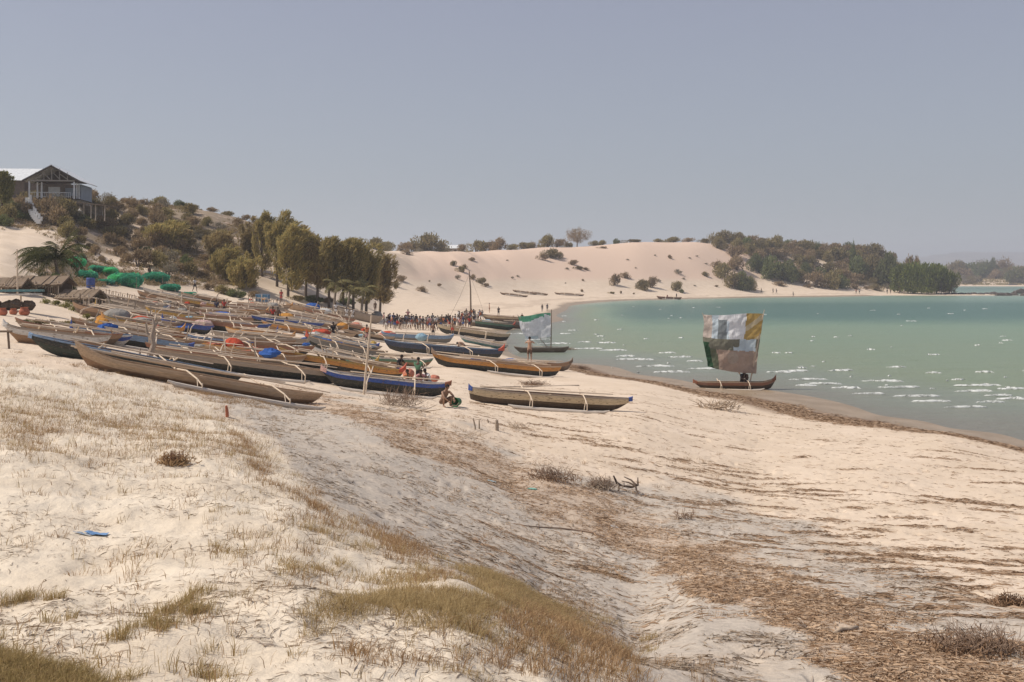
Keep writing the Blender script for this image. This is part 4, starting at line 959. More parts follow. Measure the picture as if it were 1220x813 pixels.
def end_piece(sec, pt, L, s, h, length):
    """raised wedge closing one end of the hull"""
    m = MB(); vs = []; n = 5
    for i in range(n + 1):
        t = i / n; q = s * (1 - length * (1 - t)); b, hh, kz, rk = sec(q); x = q * L / 2 * 1.004; z = hh + .026; w = b + .02
        up = h * t ** 1.6
        vs += [(x, -w, z - .16), (x, -w, z + up * .6), (x, 0, z + .02 + up), (x, w, z + up * .6), (x, w, z - .16)]
    fc = []
    for i in range(n):
        for j in range(4): a = i * 5 + j; fc.append((a, a + 5, a + 6, a + 1) if s < 0 else (a, a + 1, a + 6, a + 5))
    fc += [(0, 1, 2, 3, 4), tuple(range(n * 5, n * 5 + 5))]
    return m.add(vs, fc)
def canoe(name, L, W=.62, Hh=.62, low='black', strake='wood', rim='pale', bow=None, stern=None, inside='wood', side=-1, floatlen=.62, fx=0., arm=1.7, booms=2, spars=2, thw=3, n=24, bow_h=.12, stern_h=.12, bow_up=.13, stern_up=.16, boomskew=.0, seed=0, far=1.0, split=.6, endlen=.10, rake=(.55, .35)):
    rr = random.Random(seed); root = empty(name)
    lo, st, ins, gw, sec, pt = hull_mesh(L, W, Hh, n, stern_up=stern_up, bow_up=bow_up, split=split, rake=rake)
    h = lo.build('hull', C[low], root, smooth=False)
    st.build('strake', C[strake], root); ins.build('interior', C[inside], root); gw.build('gunwale', C[rim], root)
    if bow: end_piece(sec, pt, L, 1, bow_h, endlen).build('bow', C[bow], root)
    if stern: end_piece(sec, pt, L, -1, stern_h, endlen).build('stern', C[stern], root)
    for i in range(thw):
        s = -.55 + 1.1 * i / max(1, thw - 1); b, hh, *_ = sec(s)
        MB().box((s * L / 2, 0, hh - .05), (.10, 2 * b - .07, .03)).build('thwart', C['pale'], root)
    r = .030 * far
    xs = [-.17 * L, .17 * L] if booms == 2 else [-.25 * L, 0, .25 * L]
    xs = [x + fx * L * .5 for x in xs]
    for k, x in enumerate(xs):
        b, hh, *_ = sec(2 * x / L); sk = boomskew + rr.uniform(-.08, .08); z = hh + .05; e = arm * (.5 + rr.uniform(-.1, .2))
        m = MB(); y1 = side * arm
        P_ = [(x - sk * e * side * side, -side * e, z + .05 + rr.uniform(0, .3)), (x, 0, z + .02), (x + sk * arm * .4, y1 * .4, z + .07), (x + sk * arm * .8, y1 * .82, z - .08), (x + sk * arm, y1, z - .22)]
        m.tube(P_, [r * .8, r * 1.1, r, r * .9, r * .8], 6)
        m.tube([(x + sk * arm * .98 + .02, y1 * .99, z - .17), (x + sk * arm + .03, y1 * 1.03, .12)], [r * .85, r * .7], 6)
        m.tube([(x + sk * arm * .80, y1 * .84, z - .08), (x + sk * arm - .10, y1 * 1.0, .12)], [r * .6, r * .5], 5)
        m.build('outrigger_boom', C['pole'], root)
    fl = floatlen * L; m = MB(); fr = .085 * (far ** .5); cx = fx * L * .5 + boomskew * arm
    m.tube([(cx - fl / 2, side * arm, .20), (cx - fl / 2 + .25, side * arm, .13), (cx - fl * .2, side * arm, .085), (cx + fl * .25, side * arm, .085), (cx + fl / 2 - .25, side * arm, .13), (cx + fl / 2, side * arm, .22)], [.03, fr * .9, fr, fr, fr * .8, .025], 8)
    m.build('outrigger_float', C['float'], root)
    for k in range(spars):
        y = rr.uniform(-.28, .28); Ls = L * rr.uniform(.55, .9); x0 = rr.uniform(-.1, .1) * L; z = Hh + .16 + .05 * k; a = rr.uniform(-.06, .06); up = rr.uniform(-.02, .05)
        MB().tube([(x0 - Ls / 2, y - a * Ls / 2, z), (x0, y, z - .02), (x0 + Ls / 2, y + a * Ls / 2, z + up * Ls * .4)], [.03 * far, .036 * far, .02 * far], 6).build('spar', C['pole'], root)
    return root
def seat(o, x, y, yaw, L, dz=0.0, roll=0, lift=None):
    """stand a hull on the ground: level it to the sand under its two ends"""
    dx, dy = math.cos(yaw) * L * .36, math.sin(yaw) * L * .36
    za, zb, zc = float(H(x - dx, y - dy)), float(H(x + dx, y + dy)), float(H(x, y))
    pitch = math.atan2(zb - za, L * .72); z = max((za + zb) / 2, zc - .02) - .03 + dz
    o.location = (x, y, z); o.rotation_euler = (roll, -pitch, yaw); return o
CANOES = []
def put(o, px, py, yaw, L, label, dz=0.0, roll=0.0, group='outrigger canoes on the beach', cat='canoe', at=None):
    p = at or G(px, py, False)
    seat(o, p[0], p[1], R(yaw), L, dz, roll); tag(o, label, cat, group); CANOES.append((p[0], p[1], L, o)); return o
def wpx2L(wp, px, py, yaw): D = G(px, py, False).y; return wp / FPX * D / math.cos(R(yaw))
NC = [0]
def K(px, py, wp, yaw, label, side=-1, **kw):
    L = wpx2L(wp, px, py, yaw); NC[0] += 1
    dz = kw.pop('dz', 0.0); roll = kw.pop('roll', 0)
    D = G(px, py, False).y
    kw.setdefault('far', 1.0 + max(0, D - 50) / 110); kw.setdefault('n', 26 if D < 60 else 16)
    o = canoe('outrigger_canoe', L, side=side, seed=NC[0], **kw)
    return put(o, px, py, yaw, L, label, dz, roll)
# --- near ones
K(238, 466, 272, 22, 'bare brown plank canoe with tall scarred stern, nearest on the dune edge', low='wood', strake='pale', rim='pale', inside='pale', W=1.0, Hh=.42, stern_up=.40, bow_up=.10, arm=1.75, boomskew=.5, floatlen=.62, fx=.12, spars=3, split=.42)
K(160, 440, 246, 9, 'long black canoe with pale blue rim, just behind the bare plank canoe', low='dgreen', strake='black', rim='lblue', inside='wood', W=.62, Hh=.56, stern_up=.03, bow_up=.0, arm=1.6, side=1, boomskew=-.2, spars=1, stern='lblue', stern_h=.03, endlen=.04)
K(300, 447, 230, 14, 'black canoe with bare upper plank and blue cloth, behind the plank bow', low='black', strake='greyw', rim='pale', inside='wood', W=.66, Hh=.58, arm=1.9, boomskew=.35, floatlen=.4, spars=2, bow_up=.06, stern_up=.06)
K(405, 445, 150, 8, 'orange-sided black canoe with red triangular bow', low='black', strake='orange', rim='ochre', bow='red', bow_h=.38, inside='ochre', W=.62, Hh=.62, side=-1, arm=1.7, boomskew=.3, floatlen=.45, spars=3)
K(458, 468, 156, 2, 'black and white canoe with blue stripe, behind the squatting person', low='black', strake='blue', rim='white', bow='rust', stern='pink', inside='pale', W=.62, Hh=.60, arm=1.7, bow_h=.06, floatlen=.72, fx=.1, spars=1, split=.66)
K(655, 487, 196, 3, 'brown and cream canoe with small blue tips, alone nearest on the open beach', low='brownhull', strake='cream', rim='greyw', bow='blue', stern='blue', inside='wood', W=.70, Hh=.60, arm=1.45, bow_h=.05, stern_h=.12, endlen=.05, rake=(.12, .6), floatlen=.60, fx=.02, bow_up=.05, stern_up=.08, boomskew=.12, spars=1, split=.5)
K(590, 445, 156, 2, 'orange-brown canoe with black bottom and high left end', low='black', strake='orange', rim='pale', stern='wood', stern_h=.22, inside='orange', W=.66, Hh=.66, stern_up=.34, arm=1.6, floatlen=.5, fx=.15, boomskew=.6, spars=4, split=.55)
K(636, 441, 92, 6, 'dark brown canoe with upturned right end beside the bare-backed man', low='dark', strake='wood', rim='wood', bow='dark', bow_h=.2, inside='wood', W=.62, Hh=.55, side=1, arm=1.5, bow_up=.3, spars=2)
K(528, 423, 144, 1, 'long navy blue canoe with red pointed bow', low='black', strake='navy', rim='lblue', bow='red', bow_h=.42, inside='wood', W=.66, Hh=.78, arm=1.8, side=-1, boomskew=.6, floatlen=.6, fx=-.1, spars=2, split=.5)
K(410, 424, 100, 1, 'black canoe with red left tip, left of the long navy blue one', low='black', strake='grey', rim='pale', stern='red', stern_h=.35, inside='wood', W=.64, Hh=.78, boomskew=.4, spars=3)
K(408, 432, 82, 3, 'pale grey canoe with yellow tip, in front of the black one', low='brownhull', strake='white', rim='white', bow='ochre', bow_h=.35, inside='pale', W=.6, Hh=.5, boomskew=.4, spars=3)
K(497, 408, 86, 1, 'grey canoe with light blue ends in front of the crowd', low='grey', strake='lblue', rim='lblue', bow='lblue', stern='lblue', inside='wood', W=.66, Hh=.75, spars=2, booms=2)
K(563, 402, 88, -1, 'black canoe with cream upper plank at the crowd', low='black', strake='cream', rim='cream', inside='wood', bow='cream', W=.7, Hh=.85, arm=1.8, spars=3)
K(583, 391, 60, -1, 'green and red canoe floating behind the cream one', low='dgreen', strake='green', rim='pale', bow='red', bow_h=.5, inside='green', W=.7, Hh=.85, spars=2, side=1)
K(622, 392, 70, -1, 'dark grey canoe at the water edge left of the green sail', low='dark', strake='grey', rim='greyw', inside='wood', W=.75, Hh=.9, spars=1, side=1)
K(602, 383, 56, -2, 'cream canoe with rusty deck beyond the dark grey one', low='dark', strake='cream', rim='rust', inside='wood', W=.8, Hh=.8, spars=1, side=1)
K(424, 381, 62, -1, 'big grey bare canoe with a net heap, left of the crowd', low='greyw', strake='greyw', rim='greyw', inside='wood', W=.8, Hh=1.05, spars=2, side=1)
K(575, 412, 60, 2, 'teal and white canoe lying low behind the red-bowed one', low='teal', strake='white', rim='white', inside='pale', W=.6, Hh=.5, spars=2, side=1)
# --- left and middle of the field
K(66, 412, 116, 16, 'brown canoe with white painted end, leftmost of the field', low='wood', strake='white', rim='greyw', stern='white', inside='pale', W=.62, Hh=.6, side=1, boomskew=-.2)
K(80, 405, 118, 14, 'dark brown canoe just behind the white-ended one', low='dark', strake='wood', rim='redw', inside='wood', W=.6, Hh=.55, boomskew=.3)
K(118, 410, 70, 12, 'low blue canoe tip showing behind the long black canoe', low='white', strake='blue', rim='white', stern='blue', stern_h=.25, inside='pale', W=.6, Hh=.55, side=1)
K(150, 404, 110, 12, 'red-brown canoe with peeling sides at the left', low='redw', strake='rust', rim='pale', inside='wood', W=.6, Hh=.55, boomskew=.4)
K(168, 397, 96, 8, 'wooden canoe with orange knob at its right end', low='wood', strake='pale', rim='ochre', bow='orange', bow_h=.35, stern='orange', inside='wood', W=.62, Hh=.62)
K(160, 382, 96, 5, 'black canoe with orange side plank at the left', low='black', strake='orange', rim='rust', stern='ochre', stern_h=.4, inside='wood', W=.62, Hh=.62)
K(206, 382, 70, 3, 'dark canoe with mustard yellow plank', low='dark', strake='ochre', rim='greyw', inside='wood', W=.62, Hh=.7)
K(222, 396, 62, 4, 'bright blue canoe with pink cloth near the middle', low='black', strake='blue', rim='blue', stern='blue', stern_h=.35, inside='wood', W=.62, Hh=.62)
K(260, 414, 82, 6, 'low canoe with blue deck behind the red buoy', low='wood', strake='blue', rim='lblue', inside='blue', W=.62, Hh=.45)
K(152, 368, 84, -2, 'long grey canoe below the green nets', low='greyw', strake='greyw', rim='greyw', inside='wood', W=.66, Hh=.75, side=1)
K(232, 366, 86, 4, 'narrow ochre canoe on the upper slope', low='dark', strake='ochre', rim='ochre', inside='wood', W=.6, Hh=.55, side=1)
K(274, 386, 74, 0, 'brown canoe with blue tarpaulin in the middle distance', low='dark', strake='wood', rim='pink', stern='pink', inside='wood', W=.64, Hh=.7)
K(330, 388, 54, 0, 'canoe with light blue side at the back of the field', low='wood', strake='lblue', rim='white', inside='wood', W=.64, Hh=.65)
K(352, 397, 84, 3, 'wooden canoe with orange stripe in the middle of the field', low='wood', strake='orange', rim='pale', inside='wood', W=.62, Hh=.55, boomskew=.5)
K(316, 432, 96, 4, 'low bare canoe carrying a red tub', low='greyw', strake='wood', rim='pale', inside='wood', W=.62, Hh=.5, boomskew=.4)
K(300, 403, 60, 2, 'canoe with small violet prow behind the blue-decked one', low='wood', strake='pale', rim='pale', bow='blue', bow_h=.4, inside='wood', W=.62, Hh=.55, boomskew=.5)
K(442, 447, 70, 3, 'green-sided canoe half hidden behind the orange-sided one', low='dgreen', strake='green', rim='pale', inside='wood', W=.62, Hh=.55, side=1, boomskew=-.4, fx=.1)
K(478, 436, 76, 2, 'low green canoe with long pale poles', low='wood', strake='green', rim='white', inside='pale', W=.62, Hh=.5, boomskew=.5, spars=4)
K(362, 372, 50, -4, 'pale upturned canoe under the palm row', low='pale', strake='pale', rim='pale', inside='pale', W=.7, Hh=.7, side=1)
# --- the rest of the crowded field: bare and weathered hulls between the coloured ones
MARKS['canoe'] = [('the bare plank canoe', (238, 466)), ('the orange-knobbed canoe', (168, 397)), ('the mustard yellow canoe', (206, 382)), ('the blue tarpaulin', (274, 384)), ('the red buoy', (278, 412)), ('the orange-striped canoe', (352, 397)), ('the red-tipped black canoe', (385, 415)), ('the blue crate', (313, 355)), ('the forked post', (180, 410)), ('the grey canoe left of the crowd', (424, 378)), ('the navy blue canoe', (528, 415))]
PROTO = {}
for nm, kw, lb in (('brown', dict(low='dark', strake='wood', rim='wood', inside='dark'), 'bare brown canoe'), ('grey', dict(low='brownhull', strake='greyw', rim='greyw', inside='dark'), 'weathered grey canoe'), ('pale', dict(low='brownhull', strake='pale', rim='pale', inside='wood'), 'pale wooden canoe'),
                   ('dark', dict(low='black', strake='wood', rim='pale', inside='dark'), 'dark-bottomed wooden canoe'), ('red', dict(low='black', strake='redw', rim='wood', inside='redw'), 'red-brown wooden canoe'), ('ochre', dict(low='dark', strake='ochre', rim='pale', inside='wood'), 'canoe with faded ochre side'), ('white', dict(low='greyw', strake='white', rim='white', inside='pale'), 'canoe with worn white side'), ('lblue', dict(low='black', strake='lblue', rim='lblue', inside='wood', bow='blue'), 'canoe with light blue side'), ('blue', dict(low='black', strake='blue', rim='white', inside='wood'), 'black canoe with blue side'), ('orange', dict(low='wood', strake='pale', rim='orange', inside='wood', bow='orange', bow_h=.3), 'wooden canoe with orange rim')):
    PROTO[nm] = ([canoe('outrigger_canoe', 6.6, W=.72, Hh=.72, side=sd, seed=40 + i, n=14, far=1.35, boomskew=.45 * (1 if i else -.1), spars=2 - i, bow_up=.05 + .08 * i, stern_up=.12 - .06 * i, rake=(.45, .7), **kw) for i, sd in enumerate((-1, -1))], lb)
used = set()
def filler(px, D, yaw, nm, s=1.0):
    p = GD(px, D); pr, lb = PROTO[nm]; src = random.choice(pr)
    if id(src) in used: o = dup(src)
    else: o = src; used.add(id(src))
    o.scale = (s, s, s); put(o, 0, 0, yaw, 6.6 * s, None, at=p); pend(o, lb, 'canoe'); return o
def clear(p, yaw, L, gap=1.0):
    for (x, y, L2, o) in CANOES:
        dx = abs(p[0] - x); dy = abs(p[1] - y)
        if dx < (L + L2) * .42 and dy < gap: return False
    return True
rows = []
D = 44.0
while D < 120:
    x0 = pl(D, [(44, 110), (50, 130), (60, 130), (80, 125), (100, 160), (128, 225)]); x1 = pl(D, [(44, 260), (50, 330), (60, 400), (75, 440), (100, 440), (128, 420)])
    px = x0 + random.uniform(0, 50)
    while px < x1:
        L = 6.6 * random.uniform(.72, 1.0); yaw = random.uniform(-24, 30); p = GD(px, D + random.uniform(-.5, .5))
        if clear(p, yaw, L, 1.5):
            filler(px, p.y, yaw, random.choice(['brown', 'grey', 'brown', 'pale', 'dark', 'red', 'dark', 'dark', 'white', 'lblue', 'orange', 'red', 'lblue', 'grey', 'blue']), L / 6.6)
        px += L / D * FPX * random.uniform(.55, .9)
    D += random.uniform(2.0, 2.9) * (1 + (D - 44) / 130)
for nm in PROTO:
    for o in PROTO[nm][0]:
        if id(o) not in used:
            for c in list(o.children): bpy.data.objects.remove(c)
            bpy.data.objects.remove(o)
# far beached canoes at the foot of the dune
for px, py, wp, lb in ((612, 353, 34, 'far dark canoe drawn up at the dune foot, left one of the far row'), (625, 350, 30, 'far canoe tilted against the dune foot, middle of the far row'), (640, 351, 26, 'far canoe at the dune foot, right one of the far row'), (678, 352, 36, 'far flat canoe lying alone at the dune foot')):
    K(px, py, wp, 3, lb, low='dark', strake='wood', rim='pale', spars=1, thw=2, W=.9, Hh=.55)
o = K(797, 357, 30, 0, 'far small canoe on the water edge carrying two people', low='dark', strake='redw', rim='rust', inside='wood', spars=0, W=.9, Hh=.9, thw=2)

# --- sails
def sailmat(name, c, tr=.42, alpha=0):
    s = NT(name); n = s.noise(1.4, 5, .65, s.coord()); w = s.noise(2.2, 3, .5, s.coord('Object', (1, 1, .35)), 1.2)
    col = s.mix(s.rng(n, .3, .7), mulc(c, .82), mulc(c, 1.12))
    d = s.n('ShaderNodeBsdfDiffuse'); s.l(col, d.inputs[0]); t = s.n('ShaderNodeBsdfTranslucent'); s.l(col, t.inputs[0])
    b = s.n('ShaderNodeBump'); b.inputs['Strength'].default_value = .7; b.inputs['Distance'].default_value = .15; s.l(w, b.inputs['Height']); s.l(b.outputs[0], d.inputs['Normal'])
    m = s.n('ShaderNodeMixShader'); m.inputs[0].default_value = tr; s.l(d.outputs[0], m.inputs[1]); s.l(t.outputs[0], m.inputs[2])
    if alpha:
        tp = s.n('ShaderNodeBsdfTransparent'); m2 = s.n('ShaderNodeMixShader'); m2.inputs[0].default_value = alpha; s.l(m.outputs[0], m2.inputs[1]); s.l(tp.outputs[0], m2.inputs[2]); m = m2
    s.l(m.outputs[0], s.out.inputs['Surface']); return s.m
SM = dict(pinkw=sailmat('sail_pinkish', (.66, .57, .50)), paleblue=sailmat('sail_pale_blue', (.62, .72, .77)), greyp=sailmat('sail_grey', (.26, .29, .30)), white=sailmat('sail_white', (.82, .83, .84)), ochre=sailmat('sail_ochre', (.52, .36, .13)), cream=sailmat('sail_cream', (.62, .52, .34)),
          taupe=sailmat('sail_taupe', (.23, .225, .175)), dgreen=sailmat('sail_green', (.045, .10, .055)), green=sailmat('sail_moss', (.16, .18, .12)), tan=sailmat('sail_tan', (.46, .35, .28)), tanl=sailmat('sail_tan_light', (.48, .40, .33)), bgreen=sailmat('sail_bright_green', (.14, .40, .26)), sheer=sailmat('sail_sheer', (.42, .46, .44), .3, .6))
def quad_sail(name, parent, corners, pick, mats, nu=36, nv=36, belly=.35, wave=.05, seed=0):
    """corners: top-left, top-right, bottom-right, bottom-left in local x,z at y=0; pick(u,v) chooses the cloth panel"""
    tl, tr, br, bl = [np.array(c, float) for c in corners]; V = []
    for j in range(nv + 1):
        v = j / nv
        for i in range(nu + 1):
            u = i / nu; p = (tl * (1 - u) + tr * u) * (1 - v) + (bl * (1 - u) + br * u) * v
            edge = math.sin(math.pi * u) * (.35 + .65 * math.sin(math.pi * min(1, v * .8 + .12)))
            y = -belly * edge + wave * float(fbm(u * 4 + seed, v * 5 + u * 2, 500 + seed, 3)) * 2
            sag = .10 * math.sin(math.pi * u) * v
            V.append((p[0] - .10 * math.sin(math.pi * v) * (1 - u) + .05 * math.sin(v * 9) * (1 - u), y, p[1] - sag - .05 * math.sin(math.pi * u * 2.0) * (1 - v) + .02 * float(fbm(u * 6, v * 6, 510, 2)) * (1 if v > .9 else 0)))
    F = []; mi = []
    for j in range(nv):
        for i in range(nu):
            a = j * (nu + 1) + i; F.append((a, a + 1, a + nu + 2, a + nu + 1)); mi.append(pick((i + .5) / nu, (j + .5) / nv))
    me = np_mesh(name, np.array(V), np.array(F), [SM[m] for m in mats], smooth=True, mi=mi); return mk(name, me, parent)
def pick1(u, v):
    u0, v0 = u, v; u = u + .022 * float(fbm(v0 * 5, u0 * 2, 520, 3)); v = v + .03 * float(fbm(u0 * 5, v0 * 2, 521, 3))
    if v < .42:
        if u > .70: return 4 if (u * 2 + v * 3) % 1.0 > .28 else 5
        if u < .14: return 0
        if u < .24: return 1
        if u < .38 and v > .08: return 2
        return 3 if u > .42 or v < .1 else 1
    if u < .10: return 7 if v > .58 else (6 if v < .5 else 7)
    if u < .22 and v > .62: return 8
    if v < .62: return 6 if u < .52 or v < (.42 + (u - .52) * -.2 + .02) or (u < .62 and v < .55) else (1 if u < .93 else 6)
    if .40 < u < .62 and .64 < v < .86 and (u - .51) ** 2 * 9 + (v - .75) ** 2 * 8 < .1: return 10
    return 9
p = G(875, 463); D = p.y; s1 = D / FPX
b1 = canoe('sailing_canoe', 98 * s1, W=.62, Hh=.55, low='brownhull', strake='redw', rim='pale', bow='rust', bow_h=.2, stern='rust', stern_h=.1, inside='wood', side=-1, arm=1.0, floatlen=.7, fx=-.05, spars=0, n=26, bow_up=.28, stern_up=.05, seed=77)
b1.location = (p.x, D, -.06); b1.rotation_euler = (0, 0, R(-2)); tag(b1, 'red-brown sailing canoe with patchwork square sail, just off the waterline', 'canoe')
Z = lambda py: zof(py, D); X_ = lambda px: (px - 875) * s1
cx = [((838), (374)), ((909.5), (373)), ((900.5), (444)), ((843), (436))]
lc = [(X_(a), Z(b)) for a, b in cx]; lc = [lc[0], lc[1], lc[2], lc[3]]
quad_sail('sail', b1, lc, pick1, ['pinkw', 'paleblue', 'greyp', 'white', 'ochre', 'cream', 'taupe', 'dgreen', 'green', 'tan', 'tanl'], 72, 72, belly=.42, wave=.13)
MB().tube([(X_(893), .05, .35), (X_(900), .04, 2.3), (X_(910.5), 0, Z(368))], [.05, .045, .02], 7).build('mast', C['pole'], b1)
MB().tube([(X_(890), .10, .45), (X_(862), .12, 2.6), (X_(837), .05, Z(372))], [.045, .04, .02], 7).build('spar', C['pole'], b1)
MB().tube([(X_(909), 0, Z(373)), (X_(885), .02, .6)], .008, 4).build('rope', C['pole'], b1)
# second sail, green and white, behind the bare-backed man
p2 = GD(645, 101); D2 = 101.0; s2 = D2 / FPX
b2 = canoe('sailing_canoe', 66 * s2, W=.62, Hh=.55, low='dark', strake='dark', rim='greyw', inside='wood', side=1, arm=1.2, floatlen=.6, spars=1, n=20, seed=78)
b2.location = (p2.x, D2, max(float(H(p2.x, D2)), -.08)); b2.rotation_euler = (0, 0, R(3)); tag(b2, 'dark canoe at the shore with green-topped white square sail', 'canoe')
z0 = b2.location.z; Z2 = lambda py: zof(py, D2) - z0; X2 = lambda px: (px - 645) * s2
def pick2(u, v):
    if v < .20 + .06 * math.sin(u * 7) - (.12 if u > .8 else 0): return 0
    if v > .88 and u < .5: return 2
    return 1
quad_sail('sail', b2, [(X2(617), Z2(377)), (X2(656), Z2(373)), (X2(656.5), Z2(401)), (X2(626), Z2(404))], pick2, ['bgreen', 'white', 'paleblue'], 24, 24, .3, .08, 5)
V = [(X2(632), -.05, Z2(402)), (X2(656.5), 0, Z2(401)), (X2(656), .02, Z2(417)), (X2(642), -.1, Z2(410))]
MB().add(V, [(0, 1, 2, 3)]).build('loose_cloth', [SM['sheer']], b2)
MB().tube([(X2(656.5), 0, .2), (X2(657), 0, Z2(369))], [.06, .035], 7).build('mast', C['dark'], b2)
MB().tube([(X2(654), .05, .4), (X2(634), .06, Z2(392)), (X2(616), 0, Z2(375))], [.05, .045, .025], 7).build('spar', C['pole'], b2)
# ================================================================== people
SKIN = [plain('skin_dark', (.11, .066, .043), .55, .3, .1, 6, .05), plain('skin_brown', (.26, .155, .10), .55, .3, .1, 6, .05), plain('skin_light', (.42, .26, .175), .55, .3, .1, 6, .05)]
HAIR = plain('hair_black', (.018, .014, .012), .8, .2, .2, 30)
CL = dict(black=(.03, .03, .035), white=(.62, .6, .58), red=(.45, .06, .045), orange=(.55, .20, .10), blue=(.06, .11, .28), grey=(.22, .22, .23), green=(.10, .20, .12), brown=(.16, .10, .07), pink=(.50, .25, .24), navy=(.035, .045, .09), teal=(.20, .36, .36), yellow=(.5, .38, .1))
CM = {k: plain('cloth_' + k, v, .9, .1, .25, 14, .4) for k, v in CL.items()}
def skin(nodes, edges, sub=1, root=0):
    """grow one continuous surface over a skeleton: nodes {name: (pos, radius)}"""
    ns = list(nodes); me = bpy.data.meshes.new('sk'); me.from_pydata([nodes[k][0] for k in ns], [(ns.index(a), ns.index(b)) for a, b in edges], [])
    o = bpy.data.objects.new('sk', me); COL.objects.link(o); sk = o.modifiers.new('s', 'SKIN'); sk.use_smooth_shade = True
    o.modifiers.new('b', 'SUBSURF').levels = sub
    lay = me.skin_vertices[0].data
    for i, k in enumerate(ns):
        r = nodes[k][1]; lay[i].radius = r if hasattr(r, '__len__') else (r, r); lay[i].use_root = (i == root)
    dg = bpy.context.evaluated_depsgraph_get(); out = bpy.data.meshes.new_from_object(o.evaluated_get(dg)); bpy.data.objects.remove(o); return out
def J(pose):
    """joint positions, standing at the origin, facing -y"""
    j = dict(pelvis=(0, 0, .93), waist=(0, 0, 1.08), chest=(0, 0, 1.30), neckb=(0, 0, 1.43), neck=(0, -.005, 1.50), head=(0, -.015, 1.60), crown=(0, -.01, 1.68),
             shl=(.17, 0, 1.40), ell=(.22, .02, 1.13), wrl=(.24, -.05, .90), shr=(-.17, 0, 1.40), elr=(-.22, .02, 1.13), wrr=(-.24, -.05, .90),
             hil=(.09, 0, .89), knl=(.10, -.02, .49), anl=(.11, .01, .09), tol=(.12, -.15, .03), hir=(-.09, 0, .89), knr=(-.10, -.02, .49), anr=(-.11, .01, .09), tor=(-.12, -.15, .03))
    if pose == 'walk': j.update(knl=(.10, -.20, .52), anl=(.11, -.22, .10), tol=(.12, -.38, .05), knr=(-.10, .06, .50), anr=(-.11, .28, .16), tor=(-.12, .18, .04), ell=(.21, .12, 1.14), wrl=(.20, .10, .92), elr=(-.21, -.10, 1.15), wrr=(-.18, -.28, 1.02))
    if pose == 'armsup': j.update(ell=(.30, -.10, 1.28), wrl=(.20, -.30, 1.40), elr=(-.30, -.10, 1.28), wrr=(-.16, -.28, 1.36))
    if pose == 'bend':
        for k, (y, z) in dict(waist=(-.06, 1.02), chest=(-.26, 1.10), neckb=(-.38, 1.12), neck=(-.46, 1.11), head=(-.56, 1.06), crown=(-.64, 1.05)).items(): j[k] = (0, y, z)
        j.update(shl=(.17, -.36, 1.10), ell=(.2, -.42, .84), wrl=(.17, -.55, .62), shr=(-.17, -.36, 1.10), elr=(-.2, -.42, .84), wrr=(-.15, -.55, .64), pelvis=(0, .04, .92), knl=(.11, -.06, .50), knr=(-.11, -.04, .5))
    if pose == 'squat':
        for k, (y, z) in dict(pelvis=(.14, .20), waist=(.10, .34), chest=(-.02, .55), neckb=(-.09, .66), neck=(-.13, .72), head=(-.18, .80), crown=(-.19, .88)).items(): j[k] = (0, y, z)
        j.update(shl=(.17, -.06, .62), ell=(.24, -.26, .44), wrl=(.14, -.44, .30), shr=(-.17, -.06, .62), elr=(-.24, -.26, .44), wrr=(-.12, -.44, .26),
                 hil=(.10, .12, .20), knl=(.20, -.26, .44), anl=(.16, -.12, .08), tol=(.18, -.30, .03), hir=(-.10, .12, .20), knr=(-.20, -.26, .44), anr=(-.16, -.12, .08), tor=(-.18, -.30, .03))
    if pose == 'sit':   # on a hull side, leaning forward, arms reaching
        for k, (y, z) in dict(pelvis=(0, .12), waist=(-.02, .28), chest=(-.08, .50), neckb=(-.13, .62), neck=(-.16, .68), head=(-.21, .77), crown=(-.22, .86)).items(): j[k] = (0, y, z)
        j.update(shl=(.18, -.10, .58), ell=(.25, -.28, .42), wrl=(.14, -.48, .38), shr=(-.18, -.10, .58), elr=(-.27, -.18, .34), wrr=(-.18, -.40, .28),
                 hil=(.09, 0, .10), knl=(.13, -.42, .12), anl=(.13, -.46, -.30), tol=(.14, -.62, -.36), hir=(-.09, 0, .10), knr=(-.13, -.42, .12), anr=(-.13, -.46, -.30), tor=(-.14, -.62, -.36))
    return {k: Vector(v) for k, v in j.items()}
